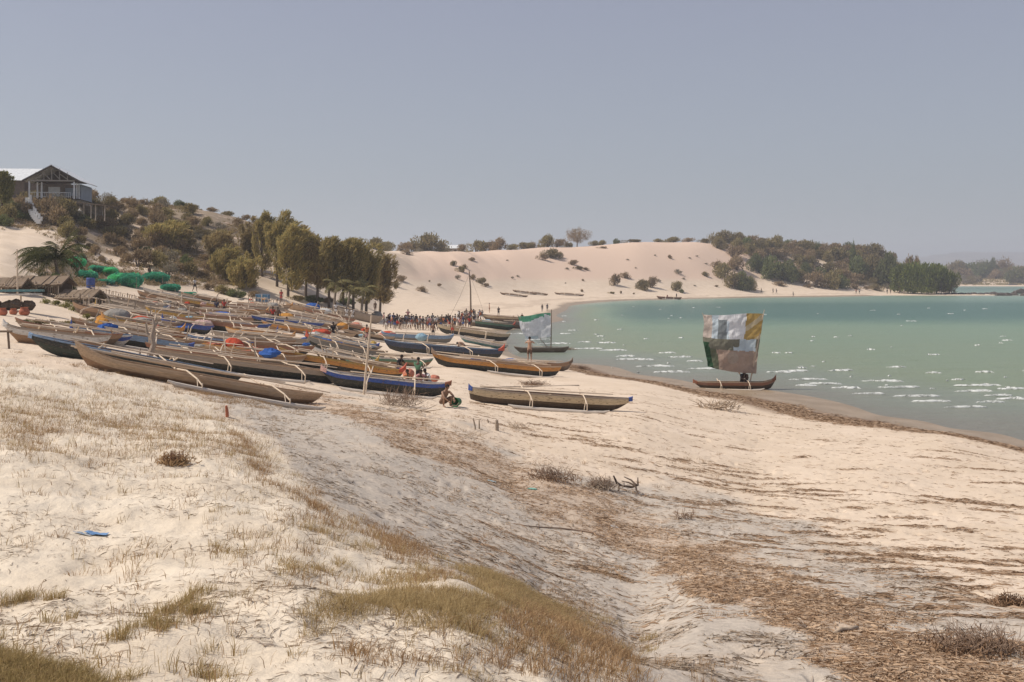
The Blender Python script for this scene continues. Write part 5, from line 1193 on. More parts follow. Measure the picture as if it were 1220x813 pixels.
def body_parts(pose):
    j = J(pose)
    Rr = dict(pelvis=(.135, .10), waist=(.115, .085), chest=(.145, .10), neckb=(.085, .07), neck=.052, head=(.078, .092), crown=(.055, .066), shl=.062, ell=.043, wrl=.028, shr=.062, elr=.043, wrr=.028,
              hil=.088, knl=.056, anl=.036, tol=.028, hir=.088, knr=.056, anr=.036, tor=.028)
    E = [('pelvis', 'waist'), ('waist', 'chest'), ('chest', 'neckb'), ('neckb', 'neck'), ('neck', 'head'), ('head', 'crown'), ('chest', 'shl'), ('shl', 'ell'), ('ell', 'wrl'), ('chest', 'shr'), ('shr', 'elr'), ('elr', 'wrr'),
         ('pelvis', 'hil'), ('hil', 'knl'), ('knl', 'anl'), ('anl', 'tol'), ('pelvis', 'hir'), ('hir', 'knr'), ('knr', 'anr'), ('anr', 'tor')]
    body = skin({k: (j[k], Rr[k]) for k in j}, E)
    # hands with a palm, four fingers and a thumb; face with nose and ears, all in the body's mesh
    m = MB()
    for w, e, sg in (('wrl', 'ell', 1), ('wrr', 'elr', -1)):
        d = (j[w] - j[e]).normalized(); sd = Vector((0, -1, 0)) - d * d.dot(Vector((0, -1, 0))); sd = sd.normalized() if sd.length > .01 else Vector((1, 0, 0)); nrm = d.cross(sd)
        pc = j[w] + d * .045; m.tube([j[w] - d * .01, j[w] + d * .02, pc + d * .045], [.024, .036, .034], 6)
        for q, ln in ((-1.5, .062), (-.5, .075), (.5, .08), (1.5, .07)):
            b = pc + d * .04 + sd * q * .018; m.tube([b, b + d * ln * .5 + nrm * .006 * sg, b + d * ln * .85 + nrm * .028 * sg], [.0095, .009, .007], 5)
        b = j[w] + d * .02 + sd * .03; m.tube([b, b + d * .025 + sd * .022, b + d * .055 + sd * .03], [.012, .011, .008], 5)
    h = j['head']; f = Vector((0, -1, 0)) if pose not in ('bend',) else Vector((0, -.5, -.85)); u = (j['crown'] - j['neck']).normalized(); s = u.cross(f)
    m.tube([h + f * .085 + u * .025, h + f * .108 - u * .012], [.008, .015], 5)
    for q in (-1, 1): m.ball(h + s * q * .083 - u * .005, (.012, .02, .03), 6, 4); m.ball(h + f * .082 + s * q * .032 + u * .022, .013, 6, 4)
    m.ball(h + f * .082 - u * .042, (.026, .012, .009), 6, 4)
    bme = m.mesh('x', SKIN[0], True)
    import bmesh
    bm = bmesh.new(); bm.from_mesh(body); bm.from_mesh(bme); bm.to_mesh(body); bm.free(); bpy.data.meshes.remove(bme)
    for p in body.polygons: p.use_smooth = True
    sh = skin({'a': (j['waist'] - (j['chest'] - j['waist']) * .35, (.140, .108)), 'b': (j['waist'], (.135, .104)), 'c': (j['chest'], (.158, .116)), 'd': (j['neckb'], (.082, .072)),
               'l': (j['shl'], .078), 'l2': (j['shl'].lerp(j['ell'], .55), .066), 'r': (j['shr'], .078), 'r2': (j['shr'].lerp(j['elr'], .55), .066)}, [('a', 'b'), ('b', 'c'), ('c', 'd'), ('c', 'l'), ('l', 'l2'), ('c', 'r'), ('r', 'r2')])
    pt = skin({'p': (j['pelvis'], (.152, .116)), 'w': (j['pelvis'].lerp(j['waist'], .5), (.138, .106)), 'l': (j['hil'], .104), 'l2': (j['hil'].lerp(j['knl'], .85), .082), 'r': (j['hir'], .104), 'r2': (j['hir'].lerp(j['knr'], .85), .082)}, [('p', 'w'), ('p', 'l'), ('l', 'l2'), ('p', 'r'), ('r', 'r2')])
    hr = MB(); hc = j['head'] + (j['crown'] - j['head']) * .45 - f * .012; hr.ball(hc, (.088, .098, .092), 12, 8, noise=.06); 
    # leave the face clear
    keep = [fc for fc in hr.f if not ((sum((Vector(hr.v[i]) for i in fc), Vector()) / len(fc) - hc).dot(f) > .035 and (sum((Vector(hr.v[i]) for i in fc), Vector()) / len(fc) - hc).dot(u) < .045) and (sum((Vector(hr.v[i]) for i in fc), Vector()) / len(fc) - hc).dot(u) > -.07]
    hr.f = keep; hr.m = [0] * len(keep)
    return body, sh, pt, hr.mesh('hair', HAIR, True)
PB = {p: body_parts(p) for p in ('stand', 'walk', 'armsup', 'bend', 'squat', 'sit')}
_pc = {}
def cm(me, mat):
    k = (me.name, mat.name)
    if k not in _pc:
        c = me.copy(); c.materials.clear(); c.materials.append(mat); _pc[k] = c
    return _pc[k]
def person(p, yaw, pose, top, bot, sk=0, label=None, s=1.0, group=None, key=None, base=None):
    o = empty('person', p, R(yaw)); o.scale = (s, s, s); B = PB[pose]
    mk('body', cm(B[0], SKIN[sk]), o); mk('hair', B[3], o)
    if top: mk('shirt', cm(B[1], CM[top]), o)
    mk('shorts', cm(B[2], CM[bot]), o)
    tag(o, label, 'person', group)
    if base: pend(o, base, key)
    return o
def ppx(px, py, yaw, pose, top, bot, sk=0, label=None, dz=0, **kw):
    p = G(px, py); p.z += dz; return person(p, yaw, pose, top, bot, sk, label, **kw)
# nearest figures
ppx(530, 485, 40, 'squat', None, 'brown', 1, 'bare-chested person squatting beside the green bucket', s=.98)
p = GD(631, 68); person(Vector((p.x, 68.0, zof(401, 68) - 1.80)), 170, 'armsup', None, 'brown', 2, 'bare-backed man standing in the canoe under the green-topped sail', s=1.04)
ppx(553, 425, 250, 'bend', None, 'brown', 1, 'bare-chested person bending beside the long navy blue canoe', s=1.0)
ppx(437, 410, 0, 'stand', 'orange', 'pink', 0, 'person in orange-pink shirt standing by the long leaning pole')
ppx(397, 408, 30, 'stand', 'black', 'black', 0, 'person all in black standing among the canoes', s=.95)
ppx(475, 452, 60, 'sit', 'black', 'navy', 0, 'person in black sitting by the red-bowed canoe', dz=.45)
ppx(487, 462, -20, 'squat', 'orange', 'brown', 0, 'person in orange squatting behind the blue-striped canoe')
ppx(501, 462, 10, 'squat', 'pink', 'white', 0, 'person in pale pink shirt squatting behind the blue-striped canoe')
ppx(509, 461, -40, 'squat', 'white', 'grey', 0, 'person in white squatting at the right of the small group')
ppx(498, 455, 180, 'sit', 'green', 'black', 0, 'person in green sitting behind the pink-shirted one', dz=.4)
ppx(516, 404, 10, 'stand', None, 'black', 1, 'bare-chested person in black shorts in front of the crowd')
ppx(539, 400, -10, 'stand', None, 'red', 1, 'bare-chested person in red shorts at the cream-sided canoe')
ppx(583, 373, 100, 'stand', None, 'brown', 2, 'tall light-skinned person standing alone on the sand behind the boats', s=1.12)
ppx(594, 377, 0, 'stand', 'black', 'black', 0, 'person in black standing right of the tall lone person')
ppx(622, 380, 0, 'squat', 'brown', 'brown', 0, 'dark figure crouching left of the green sail')
ppx(646, 372, 0, 'stand', 'black', 'grey', 0, 'left one of two dark figures above the green sail', s=.95)
ppx(652, 371, 0, 'stand', 'navy', 'black', 0, 'right one of two dark figures above the green sail', s=.95)
ppx(447, 376, 0, 'stand', 'brown', 'brown', 0, 'person in brown by the net heap on the grey canoe', dz=.4)
ppx(331, 389, 0, 'stand', 'brown', 'black', 0, 'dark figure at the back of the field near the light blue canoe')
ppx(325, 388, 0, 'stand', 'red', 'navy', 0, 'person in red shirt at the back of the field')
ppx(342, 390, 0, 'squat', 'orange', 'brown', 1, 'person in orange crouching at the back of the field')
ppx(400, 377, 0, 'walk', 'white', 'white', 0, 'person in white walking near the palms')
for px, py, lb in ((413, 383, 'left person in white of the pair behind the canoes'), (420, 384, 'right person in white of the pair behind the canoes')): ppx(px, py, 0, 'stand', 'white', 'white', 0, lb)
ppx(258, 378, 0, 'stand', 'navy', 'black', 0, 'small dark figure left among the far canoes'); ppx(267, 377, 0, 'stand', 'red', 'black', 0, 'small red figure left among the far canoes')
ppx(232, 348, 60, 'walk', 'white', 'black', 0, 'person in white shirt on the slope left of the casuarinas')
ppx(335, 361, 0, 'stand', 'red', 'red', 0, 'red-dressed figure under the tallest casuarina')
ppx(178, 334, 40, 'walk', 'brown', 'brown', 0, 'figure in brown right of the green nets')
# canoe crews
p = G(884, 463); person(Vector((p.x, p.y, .42)), 30, 'sit', 'black', 'black', 0, 'dark figure crouching at the mast under the patchwork sail', s=.95); person(Vector((p.x + .35, p.y + .1, .42)), -60, 'sit', 'brown', 'navy', 0, 'figure in brown right of the mast under the patchwork sail', s=.9)
person(G(795, 356) + Vector((0, 0, .5)), 0, 'sit', 'red', 'brown', 0, 'seated figure in the far small canoe'); person(G(806, 356) + Vector((0, 0, .1)), 30, 'stand', 'black', 'black', 0, 'standing dark figure at the far small canoe', s=1.0)
for px, py, c, lb in ((907, 350, 'brown', 'figure in brown, leftmost walker on the far sand'), (921, 350, 'black', 'dark figure walking on the far sand, left of the pair'), (925, 350.5, 'navy', 'dark figure walking on the far sand, right of the pair'), (945, 354, 'black', 'dark figure at the far water edge below the headland')):
    ppx(px, py, 80, 'walk', c, 'black', 0, lb, s=1.3 if py < 352 else 1.2)
for px, c, lb in ((1057, 'black', 'dark figure left of the mangroves, left one'), (1061, 'brown', 'dark figure left of the mangroves, right one'), (1077, 'white', 'figure in white under the mangroves'), (1081, 'black', 'figure in black under the mangroves'), (1020, 'orange', 'figure in orange on the far sand below the woods'), (1024, 'white', 'figure in white on the far sand below the woods')):
    ppx(px, 350.5, 0, 'stand', c, 'black', 0, lb, s=1.25)
# the crowd
MARKS['crowd'] = [('the crowd by the canoes', (0, 0))]
tops = ['black', 'black', 'navy', 'red', 'orange', 'white', 'grey', 'blue', 'pink', 'black', 'brown', 'black', None]
bots = ['black', 'navy', 'brown', 'grey', 'blue', 'white', 'red']
words = lambda t, b: f'{"bare-chested person" if t is None else "person in " + t + " shirt"} and {b} shorts' if t else f'bare-chested person in {b} shorts'
def crowd(n, x0, x1, y0, y1, g, key):
    MARKS[key] = [(g, (0, 0))]; pts = []
    for i in range(n):
        for _ in range(40):
            px = x0 + (x1 - x0) * (i + random.random()) / n; py = random.uniform(y0, y1)
            if all(abs(px - a) > 2.2 or abs(py - b) > 1.2 for a, b in pts): break
        pts.append((px, py)); t = random.choice(tops); b = random.choice(bots)
        o = ppx(px, py, random.uniform(0, 360), random.choice(['stand', 'stand', 'armsup', 'walk']), t, b, random.choice([0, 0, 0, 1]), group='people crowding on the beach by the canoes', s=random.uniform(.88, 1.05))
        PEND.append((o, words(t, b), (px, py), key))
crowd(52, 457, 551, 388.5, 394, 'the main crowd', 'c1')
crowd(17, 545, 575, 380, 386, 'the far cluster by the mast', 'c2')
crowd(8, 545, 566, 389, 392, 'the waterside cluster', 'c3')
def res_crowd(key, phrase):
    its = sorted([(q[2][0], q) for q in PEND if q[3] == key], key=lambda t: t[0]); by = {}
    for _, q in its: by.setdefault(q[1], []).append(q)
    for b, qs in by.items():
        for i, q in enumerate(qs):
            pre = '' if len(qs) == 1 else ('leftmost ' if i == 0 else 'rightmost ' if i == len(qs) - 1 else ordinal(i) + ' from left, ')
            q[0]['label'] = f'{pre}{b} in {phrase}'
    PEND[:] = [q for q in PEND if q[3] != key]
res_crowd('c1', 'the main crowd'); res_crowd('c2', 'the cluster by the mast'); res_crowd('c3', 'the waterside cluster')
p = G(486, 392); person(p + Vector((0, 0, .7)), 0, 'armsup', 'pink', 'grey', 0, 'person in pink standing highest above the main crowd')
# ================================================================== buildings and other things
THATCH = wood('thatch', (.21, .155, .105)); TIN = plain('roof_tin', (.62, .64, .64), .5, .4, .12, 3); WALLG = plain('wall_grey_blue', (.30, .33, .37), .9, .1, .1, 1); WALLB = plain('wall_brown', (.20, .155, .12), .9, .1, .2, 2); WHITE = plain('white_paint', (.72, .71, .68), .7, .2, .08, 3)
DWOOD = plain('dark_timber', (.10, .075, .055), .85, .15, .3, 6); STONE = plain('stone', (.36, .31, .26), .9, .1, .25, 3)
def house():
    D = 150.0; s = D / FPX
    p = Vector(((64 - CX) * s, D, zof(238.5, D))); o = empty('hill_house', p, R(8)); W = 7.3; Lh = 8.0; eave = 2.75; rid = 5.0
    # floor slab on a stone base
    MB().box((0, Lh / 2, -.9), (W - .3, Lh, 2.0)).build('base', STONE, o)
    MB().box((0, Lh / 2 - .2, .14), (W, Lh + .4, .12)).build('floor', DWOOD, o)
    # enclosed rear with grey-blue side wall; open veranda in front
    MB().box((W / 2 - .62, 5.9, 1.42), (.15, 6.0, 2.45)).build('side_wall', WALLG, o); MB().box((-W / 2 + .62, 6.2, 1.42), (.15, 5.4, 2.45)).build('side_wall', WALLB, o)
    MB().box((0, 3.4, 1.42), (W - 1.45, .15, 2.45)).build('back_wall', WALLB, o)
    d = MB().box((-.9, 3.31, 1.22), (1.7, .05, 2.0)).build('door', WHITE, o); MB().box((1.5, 3.31, 1.5), (1.6, .05, 1.2)).build('window', WALLG, o)
    for sg in (-1, 1):   # roof halves
        dx = W / 2 + .35; ang = math.atan2(rid - eave, dx); ln = math.hypot(dx, rid - eave)
        MB().box((sg * dx / 2, Lh / 2 - .5, (rid + eave) / 2 + .06), (ln + .1, Lh + 1.6, .10), ry=sg * ang).build('roof_slope', TIN, o)
        MB().box((sg * dx / 2, -1.26, (rid + eave) / 2 - .06), (ln + .1, .08, .26), ry=sg * ang).build('bargeboard', DWOOD, o)
    for x in (-W / 2 + .5, -W / 2 + 1.3, -W / 2 + 1.9, W / 2 - .5):
        MB().box((x, -.9 if x in (-W / 2 + .5, W / 2 - .5) else .2, 1.4), (.2, .2, 2.5)).build('post', WHITE, o)
    MB().box((W / 2 - .5, 1.6, 1.4), (.16, .16, 2.5)).build('post', WHITE, o); MB().box((W / 2 - .5, .5, 1.4), (.14, .14, 2.5)).build('post', WHITE, o)
    t = MB(); t.box((0, -.95, eave + .05), (W - .8, .14, .2)); 
    for x in (-2.2, -1.1, 0, 1.1, 2.2): t.box((x, -.95, eave + .15 + (rid - eave) * (1 - abs(x) / 4.5) / 2), (.10, .10, (rid - eave) * (1 - abs(x) / 4.5)))
    for x0, x1, z1 in ((-2.2, -1.1, 1.1), (1.2, .2, 1.2), (2.3, 1.2, 1.0), (-.2, -1.2, 1.2)): t.tube([(x0, -.97, eave + .2), (x1, -.97, eave + z1)], .06, 5)
    t.build('gable_truss', WHITE and wood('truss_wood', (.34, .30, .25)), o)
    g = MB().add([(-3.9, 3.32, eave), (3.9, 3.32, eave), (0, 3.32, rid - .1)], [(0, 1, 2)]).build('gable_wall', DWOOD, o)
    r = MB(); r.box((-.2, -.98, 1.05), (W - 1.6, .06, .07)); r.box((-.2, -.98, .45), (W - 1.6, .05, .05))
    for i in range(22): r.box((-W / 2 + .9 + i * .3, -.98, .65), (.04, .04, .8))
    r.build('railing', WHITE, o)
    tag(o, 'open gabled hilltop house with white posts and grey side wall', 'house')
    # neighbour roof behind, to the left
    p2 = Vector(((22 - CX) * (157 / FPX), 157, zof(237, 157))); o2 = empty('long_house', p2, R(4))
    MB().box((0, 2.5, 1.1), (11, 5, 3.6)).build('wall', WALLB, o2)
    ang = math.atan2(2.1, 3.2); MB().box((0, .9, 3.85), (12, 3.9, .1), rx=ang).build('roof', TIN, o2); MB().box((0, 4.1, 3.85), (12, 3.9, .1), rx=-ang).build('roof', TIN, o2)
    MB().box((1.4, -.03, 1.5), (.9, .06, 1.9)).build('door', DWOOD, o2)
    tag(o2, 'long brown house with white tin roof behind the gabled house', 'house')
house()
def deck():
    D = 148; s = D / FPX; p = Vector(((112 - CX) * s, D, zof(251, D))); o = empty('timber_deck', p, R(-6))
    MB().box((0, 0, .9), (5.6, 3.4, .14), ry=.12).build('platform', THATCH, o)
    for x in (-2.4, -.8, .3, 1.0, 2.4): MB().tube([(x, -1.4, -1.6), (x, -1.4, .95 - x * .12)], .09, 6).build('post', C['pole'], o)
    MB().box((-.8, .6, -.5), (3.6, .3, 2.2)).build('wall', STONE, o)
    tag(o, 'sloping timber deck on posts at the right of the gabled house', 'deck')
deck()
def steps():
    D = 143; pts = [(33, 236), (34, 243), (37, 250), (41, 256), (46, 262)]; m = []
    p0 = GD(38, D); o = empty('white_steps', p0)
    for i in range(13):
        t = i / 12 * 4; k = min(3, int(t)); f = t - k; px = pts[k][0] * (1 - f) + pts[k + 1][0] * f; py = pts[k][1] * (1 - f) + pts[k + 1][1] * f
        d = D - i * .55; q = Vector(((px - CX) / FPX * d, d, zof(py, d))) - p0
        MB().box(q - Vector((0, 0, .25)), (.55, .42, .6)).build('step', WHITE, o)
    for i in range(9):
        t = i / 8 * 4; k = min(3, int(t)); f = t - k; px = pts[k][0] * (1 - f) + pts[k + 1][0] * f; py = pts[k][1] * (1 - f) + pts[k + 1][1] * f; d = D - i * .8 - .3
        q = Vector(((px - CX) / FPX * d + .4, d, zof(py, d) + .15)) - p0; MB().box(q, (.18, .3, .55 + .2 * (i % 2))).build('side_wall', WHITE, o)
    tag(o, 'curving flight of white steps climbing to the gabled house', 'steps')
steps()
p = G(62, 0) if 0 else None
for px, py, lb in ((83, 252, 'whitewashed boulder just below the veranda of the gabled house'), (100, 261, 'whitewashed boulder lower right of the veranda')):
    q = G(px, py) ; MB().ball((0, 0, .5), (.8, .6, .9), 9, 7, noise=.35).build('white_boulder', WHITE, None, True, q - Vector((0, 1.5, 0))); o = bpy.context.scene.objects[-1]; tag(o, lb, 'boulder')
# red flowering shrub and the person near the steps
o = bushpx(34, 234, 10, 8, 'brown', name='flowering_shrub', base='rusty red flowering shrub at the top of the white steps', key='none', cat='shrub')
o = bushpx(50, 240, 13, 10, 'yellow', name='flowering_shrub', base='yellowish flowering shrub beside the veranda', key='none', cat='shrub')
# small far roof on the crest
q = crest(541, 250, 420); s = (q.y + 6) / FPX; o = empty('far_house', (q.x, q.y + 6, q.z - 1.2), R(-20))
MB().box((0, 0, 1.2), (6.4, 4, 2.4)).build('wall', plain('wall_pale', (.42, .40, .36), .9, .1), o)
for sg in (-1, 1): MB().box((0, sg * 1.15, 3.05), (7, 2.7, .1), rx=-sg * .5).build('roof', TIN, o)
MB().box((1, -2.03, 1.0), (.9, .05, 1.8)).build('door', DWOOD, o)
tag(o, 'small far house with grey tin roof half hidden behind the dune crest', 'house')

# tall mast on the far sand
q = G(561, 379); o = empty('tall_mast', q); hm_ = (378 - 321) / FPX * q.y
MB().tube([(0, 0, -.4), (-.05, 0, hm_ * .6), (-.6 + .3, 0, hm_)], [.16, .12, .07], 8).build('pole', C['dark'], o)
for a, b in ((-3.6, -1), (2.6, -3)): MB().tube([(-.25, 0, hm_ * .92), (a * .5, b * .5, hm_ * .45), (a, b, 0)], .02, 4).build('stay_rope', C['dark'], o)
MB().tube([(-.3, 0, hm_ * .9), (.5, .1, hm_ * .78)], [.05, .03], 5).build('crosspiece', C['dark'], o)
tag(o, 'tall dark mast standing on the sand behind the crowd', 'mast')
# upright and leaning poles among the canoes
def pole(px0, py0, px1, py1, r, mat, label, D=None, name='wooden_pole', kink=0, cat='pole'):
    p = G(px0, py0) if D is None else GD(px0, D); D = p.y; s = D / FPX; d = Vector(((px1 - px0) * s, -.1, (py0 - py1) * s))
    o = MB().tube([(0, 0, -.25), (d.x * .35 + kink, d.y * .3, d.z * .33), (d.x * .68 - kink * .6, d.y * .7, d.z * .67), d], [r, r * .92, r * .8, r * .6], 7).build(name, mat, None, False, p)
    return tag(o, label, cat)
pole(433, 470, 443, 376, .055, C['pole'], 'long pale pole leaning upright in front of the orange person')
pole(21, 352, 21, 297, .07, C['pole'], 'straight pole standing by the thatched shelters at the left')
pole(271, 497, 271, 483, .05, plain('red_stake', (.40, .14, .08), .8), 'short red-brown stake in the sand before the plank canoe', name='stake', cat='stake')
pole(592, 513, 592, 500, .075, C['greyw'], 'short thick weathered post on the beach before the cream canoe', name='post', cat='post')
for px, py, x2, y2, lb in ((567, 512, 564, 498, 'left thin stick of the low broken rack'), (571, 511, 571, 500, 'right thin stick of the low broken rack'), (582, 504, 581, 499, 'small stick right of the broken rack')):
    pole(px, py, x2, y2, .03, C['greyw'], lb, name='stick', cat='stick')
# forked driftwood trunk standing between the canoes
q = G(170, 437); D = q.y; s = D / FPX; o = empty('forked_post', q)
m = MB(); m.tube([(0, 0, -.3), (.30, 0, 15 * s), (.42, 0, 26 * s), (.36, 0, 36 * s), (.45, 0, 50 * s), (.40, 0, 57 * s)], [.14, .13, .10, .10, .07, .04], 8); m.build('trunk', wood('driftwood', (.36, .29, .23)), o)
MB().tube([(.40, 0, 30 * s), (.15, .05, 40 * s), (.12, 0, 51 * s)], [.06, .05, .03], 6).build('branch', C['greyw'], o)
MB().tube([(.05, 0, 4 * s), (-.12, 0, 12 * s), (-.10, 0, 22 * s)], [.06, .05, .035], 6).build('branch', C['greyw'], o)
MB().tube([(.42, 0, 44 * s), (.55, .05, 52 * s), (.52, 0, 60 * s)], [.04, .03, .02], 6).build('branch', C['greyw'], o)
tag(o, 'forked driftwood post standing upright between the near canoes', 'post')
q = G(3, 415); o = empty('trestle', q)
for x in (-.25, .25): MB().tube([(x, 0, -.1), (x * .8, 0, .62)], .04, 6).build('leg', C['dark'], o)
MB().tube([(-.35, 0, .62), (.35, 0, .62)], .045, 6).build('beam', C['dark'], o); tag(o, 'small dark trestle under the left end of the leftmost canoe', 'trestle')

# thatched shelters and stick fence
def shelter(px, py, wp, hp, label, seed, rot=0, D=None):
    p = G(px, py) if D is None else GD(px, D); D = p.y; s = D / FPX; w = wp * s; h = hp * s; rr = random.Random(seed); o = empty('thatched_shelter', p, R(rot)); d = 2.6
    for x in (-w / 2 + .15, 0, w / 2 - .15):
        for y in (-d / 2, d / 2): MB().tube([(x, y, -.6), (x + rr.uniform(-.05, .05), y, h * .82)], .05, 6).build('post', C['pole'], o)
    r = MB()
    n = 14; 
    for i in range(n):
        for sg in (-1, 1):
            x0 = -w / 2 - .2 + (w + .4) * i / n; z = rr.uniform(-.06, .06); r.box((x0 + (w + .4) / n / 2, sg * d * .29, h * .80 + z), ((w + .4) / n * 1.12, d * .66, .13), rx=-sg * .42, rz=rr.uniform(-.06, .06))
    r.build('roof', THATCH, o)
    fr = []
    wl = MB()
    for i in range(int(w / .16)):
        x = -w / 2 + i * .16; 
        if abs(x - w * .15) < .35: continue
        wl.tube([(x, -d / 2 + .06, -.4), (x + rr.uniform(-.04, .04), -d / 2 + .06, h * .72)], .045, 4)
    wl.build('stick_wall', wood('stick_wall', (.30, .23, .165)), o); MB().box((0, d / 2 - .1, h * .35), (w - .2, .06, h * .7)).build('back_wall', THATCH, o)
    q = scatter_local(w, d, h, rr); me = flake_mesh(q, rr); mk('thatch_fringe', me, o)
    tag(o, label, 'shelter')
def scatter_local(w, d, h, rr):
    return [(rr.uniform(-w / 2 - .3, w / 2 + .3), rr.choice([-1, 1]) * rr.uniform(.05, d * .62), h) for _ in range(500)]
def flake_mesh(q, rr):
    m = MB()
    for x, y, h in q:
        z = h * .95 - abs(y) * .42 + .02; a = rr.uniform(-.3, .3); sg = 1 if y > 0 else -1; L = rr.uniform(.2, .5)
        m.add([(x, y, z + .03), (x + .03, y, z + .03), (x + .03 + a * L, y + sg * L, z - L * .5 + rr.uniform(0, .08)), (x + a * L, y + sg * L, z - L * .5)], [(0, 1, 2, 3)])
    return m.mesh('thatch_fringe', L_GREY)
shelter(50, 355, 60, 19, 'thatched stick shelter with open front below the slanting palm', 1, D=84)
shelter(98, 357, 40, 14, 'lower thatched shelter right of the first, beside the green nets', 2, rot=-8, D=83)
shelter(14, 355, 32, 14, 'broken stick shelter at the left edge behind the pots', 3, rot=6, D=80)
def fence(px0, px1, D, h, label, seed):
    rr = random.Random(seed); p = GD((px0 + px1) / 2, D); o = empty('stick_fence', p); w = (px1 - px0) / FPX * D; m = MB(); n = int(w / .22)
    for i in range(n):
        x = -w / 2 + i * .22; z = float(H(p.x + x, D)) - p.z
        MB().tube([(x, 0, z - .3), (x + rr.uniform(-.08, .08), 0, z + h * rr.uniform(.7, 1.05))], .04, 5).build('stake', C['pole'] if i % 2 else C['dark'], o)
    for z in (.35, .8): MB().tube([(-w / 2, .05, z * h + float(H(p.x - w / 2, D)) - p.z), (w / 2, .05, z * h + float(H(p.x + w / 2, D)) - p.z)], .035, 5).build('rail', C['pole'], o)
    tag(o, label, 'fence')
fence(96, 126, 73, 1.5, 'rough stick fence beside the green plants and first canoes', 3)
fence(108, 250, 98, .8, 'long low stick rack below the green nets', 4)
fence(296, 340, 122, 1.0, 'stick rack in front of the blue crate', 5)
fence(375, 420, 128, 1.0, 'stick rack under the casuarina trunks', 6)

# green fishing-net stacks on racks
NETS = [sailmat('net_green', (.20, .75, .38), .3), sailmat('net_teal', (.10, .42, .28), .3), sailmat('net_pale', (.30, .50, .36), .3)]
def netpile(px, py, wp, hp, mi, label, seed):
    p = G(px, py); s = p.y / FPX; w = wp * s; h = hp * s; rr = random.Random(seed); r = np.random.default_rng(seed); o = empty('net_stack', p)
    for x in (-.4, .4):
        for y in (-.5, .5): MB().tube([(x * w, y, -.5), (x * w, y, h * .55)], .06, 5).build('leg', C['pole'], o)
    MB().box((0, 0, h * .16), (w * .8, 1.3, .07)).build('rack', C['dark'], o)
    mb = MB()
    for k in range(11):
        cx_, cz_ = rr.uniform(-.36, .36) * w, h * rr.uniform(.18, .55); rr_ = rr.uniform(.12, .24) * w
        mb.ball((cx_, rr.uniform(-.4, .4), cz_), (rr_, rr_ * .8, h * rr.uniform(.16, .34)), 12, 8, noise=.8)
    mk('net', mb.mesh('net', NETS[mi]), o)
    n = 1500; d = r.normal(size=(n, 3)); d /= np.linalg.norm(d, axis=1)[:, None]; P_ = d * np.array([w * .60, 1.1, h * .42]) * r.uniform(.6, 1.1, (n, 1)); P_[:, 2] = np.maximum(P_[:, 2] + h * .34, .05)
    A = np.cross(d, r.normal(size=(n, 3))); A /= np.linalg.norm(A, axis=1)[:, None]; Vq, Fq = quads(P_ * 1.0, A, d, .24, .05); mk('net_strands', np_mesh('net_strands', Vq, Fq, NETS[(mi + 2) % 3 if mi else 1]), o)
    tag(o, label, 'net stack', 'fishing nets stacked on racks')
netpile(87, 318, 24, 15, 1, 'teal green net heap highest on the left, above the palm', 1)
netpile(102, 333, 22, 13, 0, 'bright green net heap beside the blue barrel', 2)
netpile(130, 328, 16, 12, 1, 'dark teal net heap left of the large bright one', 3)
netpile(143, 338, 22, 16, 1, 'teal half of the large double net heap', 4)
netpile(154, 341, 26, 20, 0, 'largest bright green net heap in the middle', 5)
netpile(185, 336, 26, 15, 0, 'rightmost bright green net heap', 6)
netpile(224, 354, 16, 7, 2, 'low pale green net spread on the upper canoes', 7)
netpile(203, 346, 18, 9, 0, 'small bright green net heap right of the others', 9)
netpile(115, 324, 14, 9, 0, 'small bright green net heap between the teal ones', 10)
netpile(125, 338, 16, 6, 2, 'flat pale green net lying right of the blue barrel', 8)
q = G(108, 344); s = q.y / FPX; o = empty('blue_barrel', q); m = MB().lathe([(0, 0), (.38, 0), (.42, .05), (.42, .45), (.44, .48), (.42, .51), (.42, 1.05), (.38, 1.12), (0, 1.12)], 16); m.build('drum', C['blue'], o); MB().lathe([(.43, .3), (.45, .33), (.43, .36)], 16).build('hoop', C['dark'], o); o.rotation_euler = (0, 0, .3); tag(o, 'blue barrel below the green net heap at the left', 'barrel')
# blue crate
q = G(313, 360); s = q.y / FPX; o = empty('blue_crate', q); m = MB()
w, d, h = 14 * s, 1.0, 9.5 * s
for x in (-1, 1):
    for y in (-1, 1): m.box((x * w / 2, y * d / 2, h / 2), (.09, .09, h))
for z in (0.04, h * .5, h - .04):
    m.box((0, -d / 2, z), (w, .06, .1)); m.box((0, d / 2, z), (w, .06, .1)); m.box((-w / 2, 0, z), (.06, d, .1)); m.box((w / 2, 0, z), (.06, d, .1))
m.build('frame', C['lblue'], o); MB().box((0, 0, h / 2), (w - .1, d - .1, h - .1)).build('panel', plain('crate_blue', (.10, .24, .38), .7), o); m = MB(); m.box((0, -d / 2 - .04, h / 2), (.14, .03, h)); m.box((0, -d / 2 - .06, h * .52), (w, .03, .1)); m.build('cross_slats', C['white'], o)
tag(o, 'light blue crate with pale crossed slats under the casuarinas', 'crate')

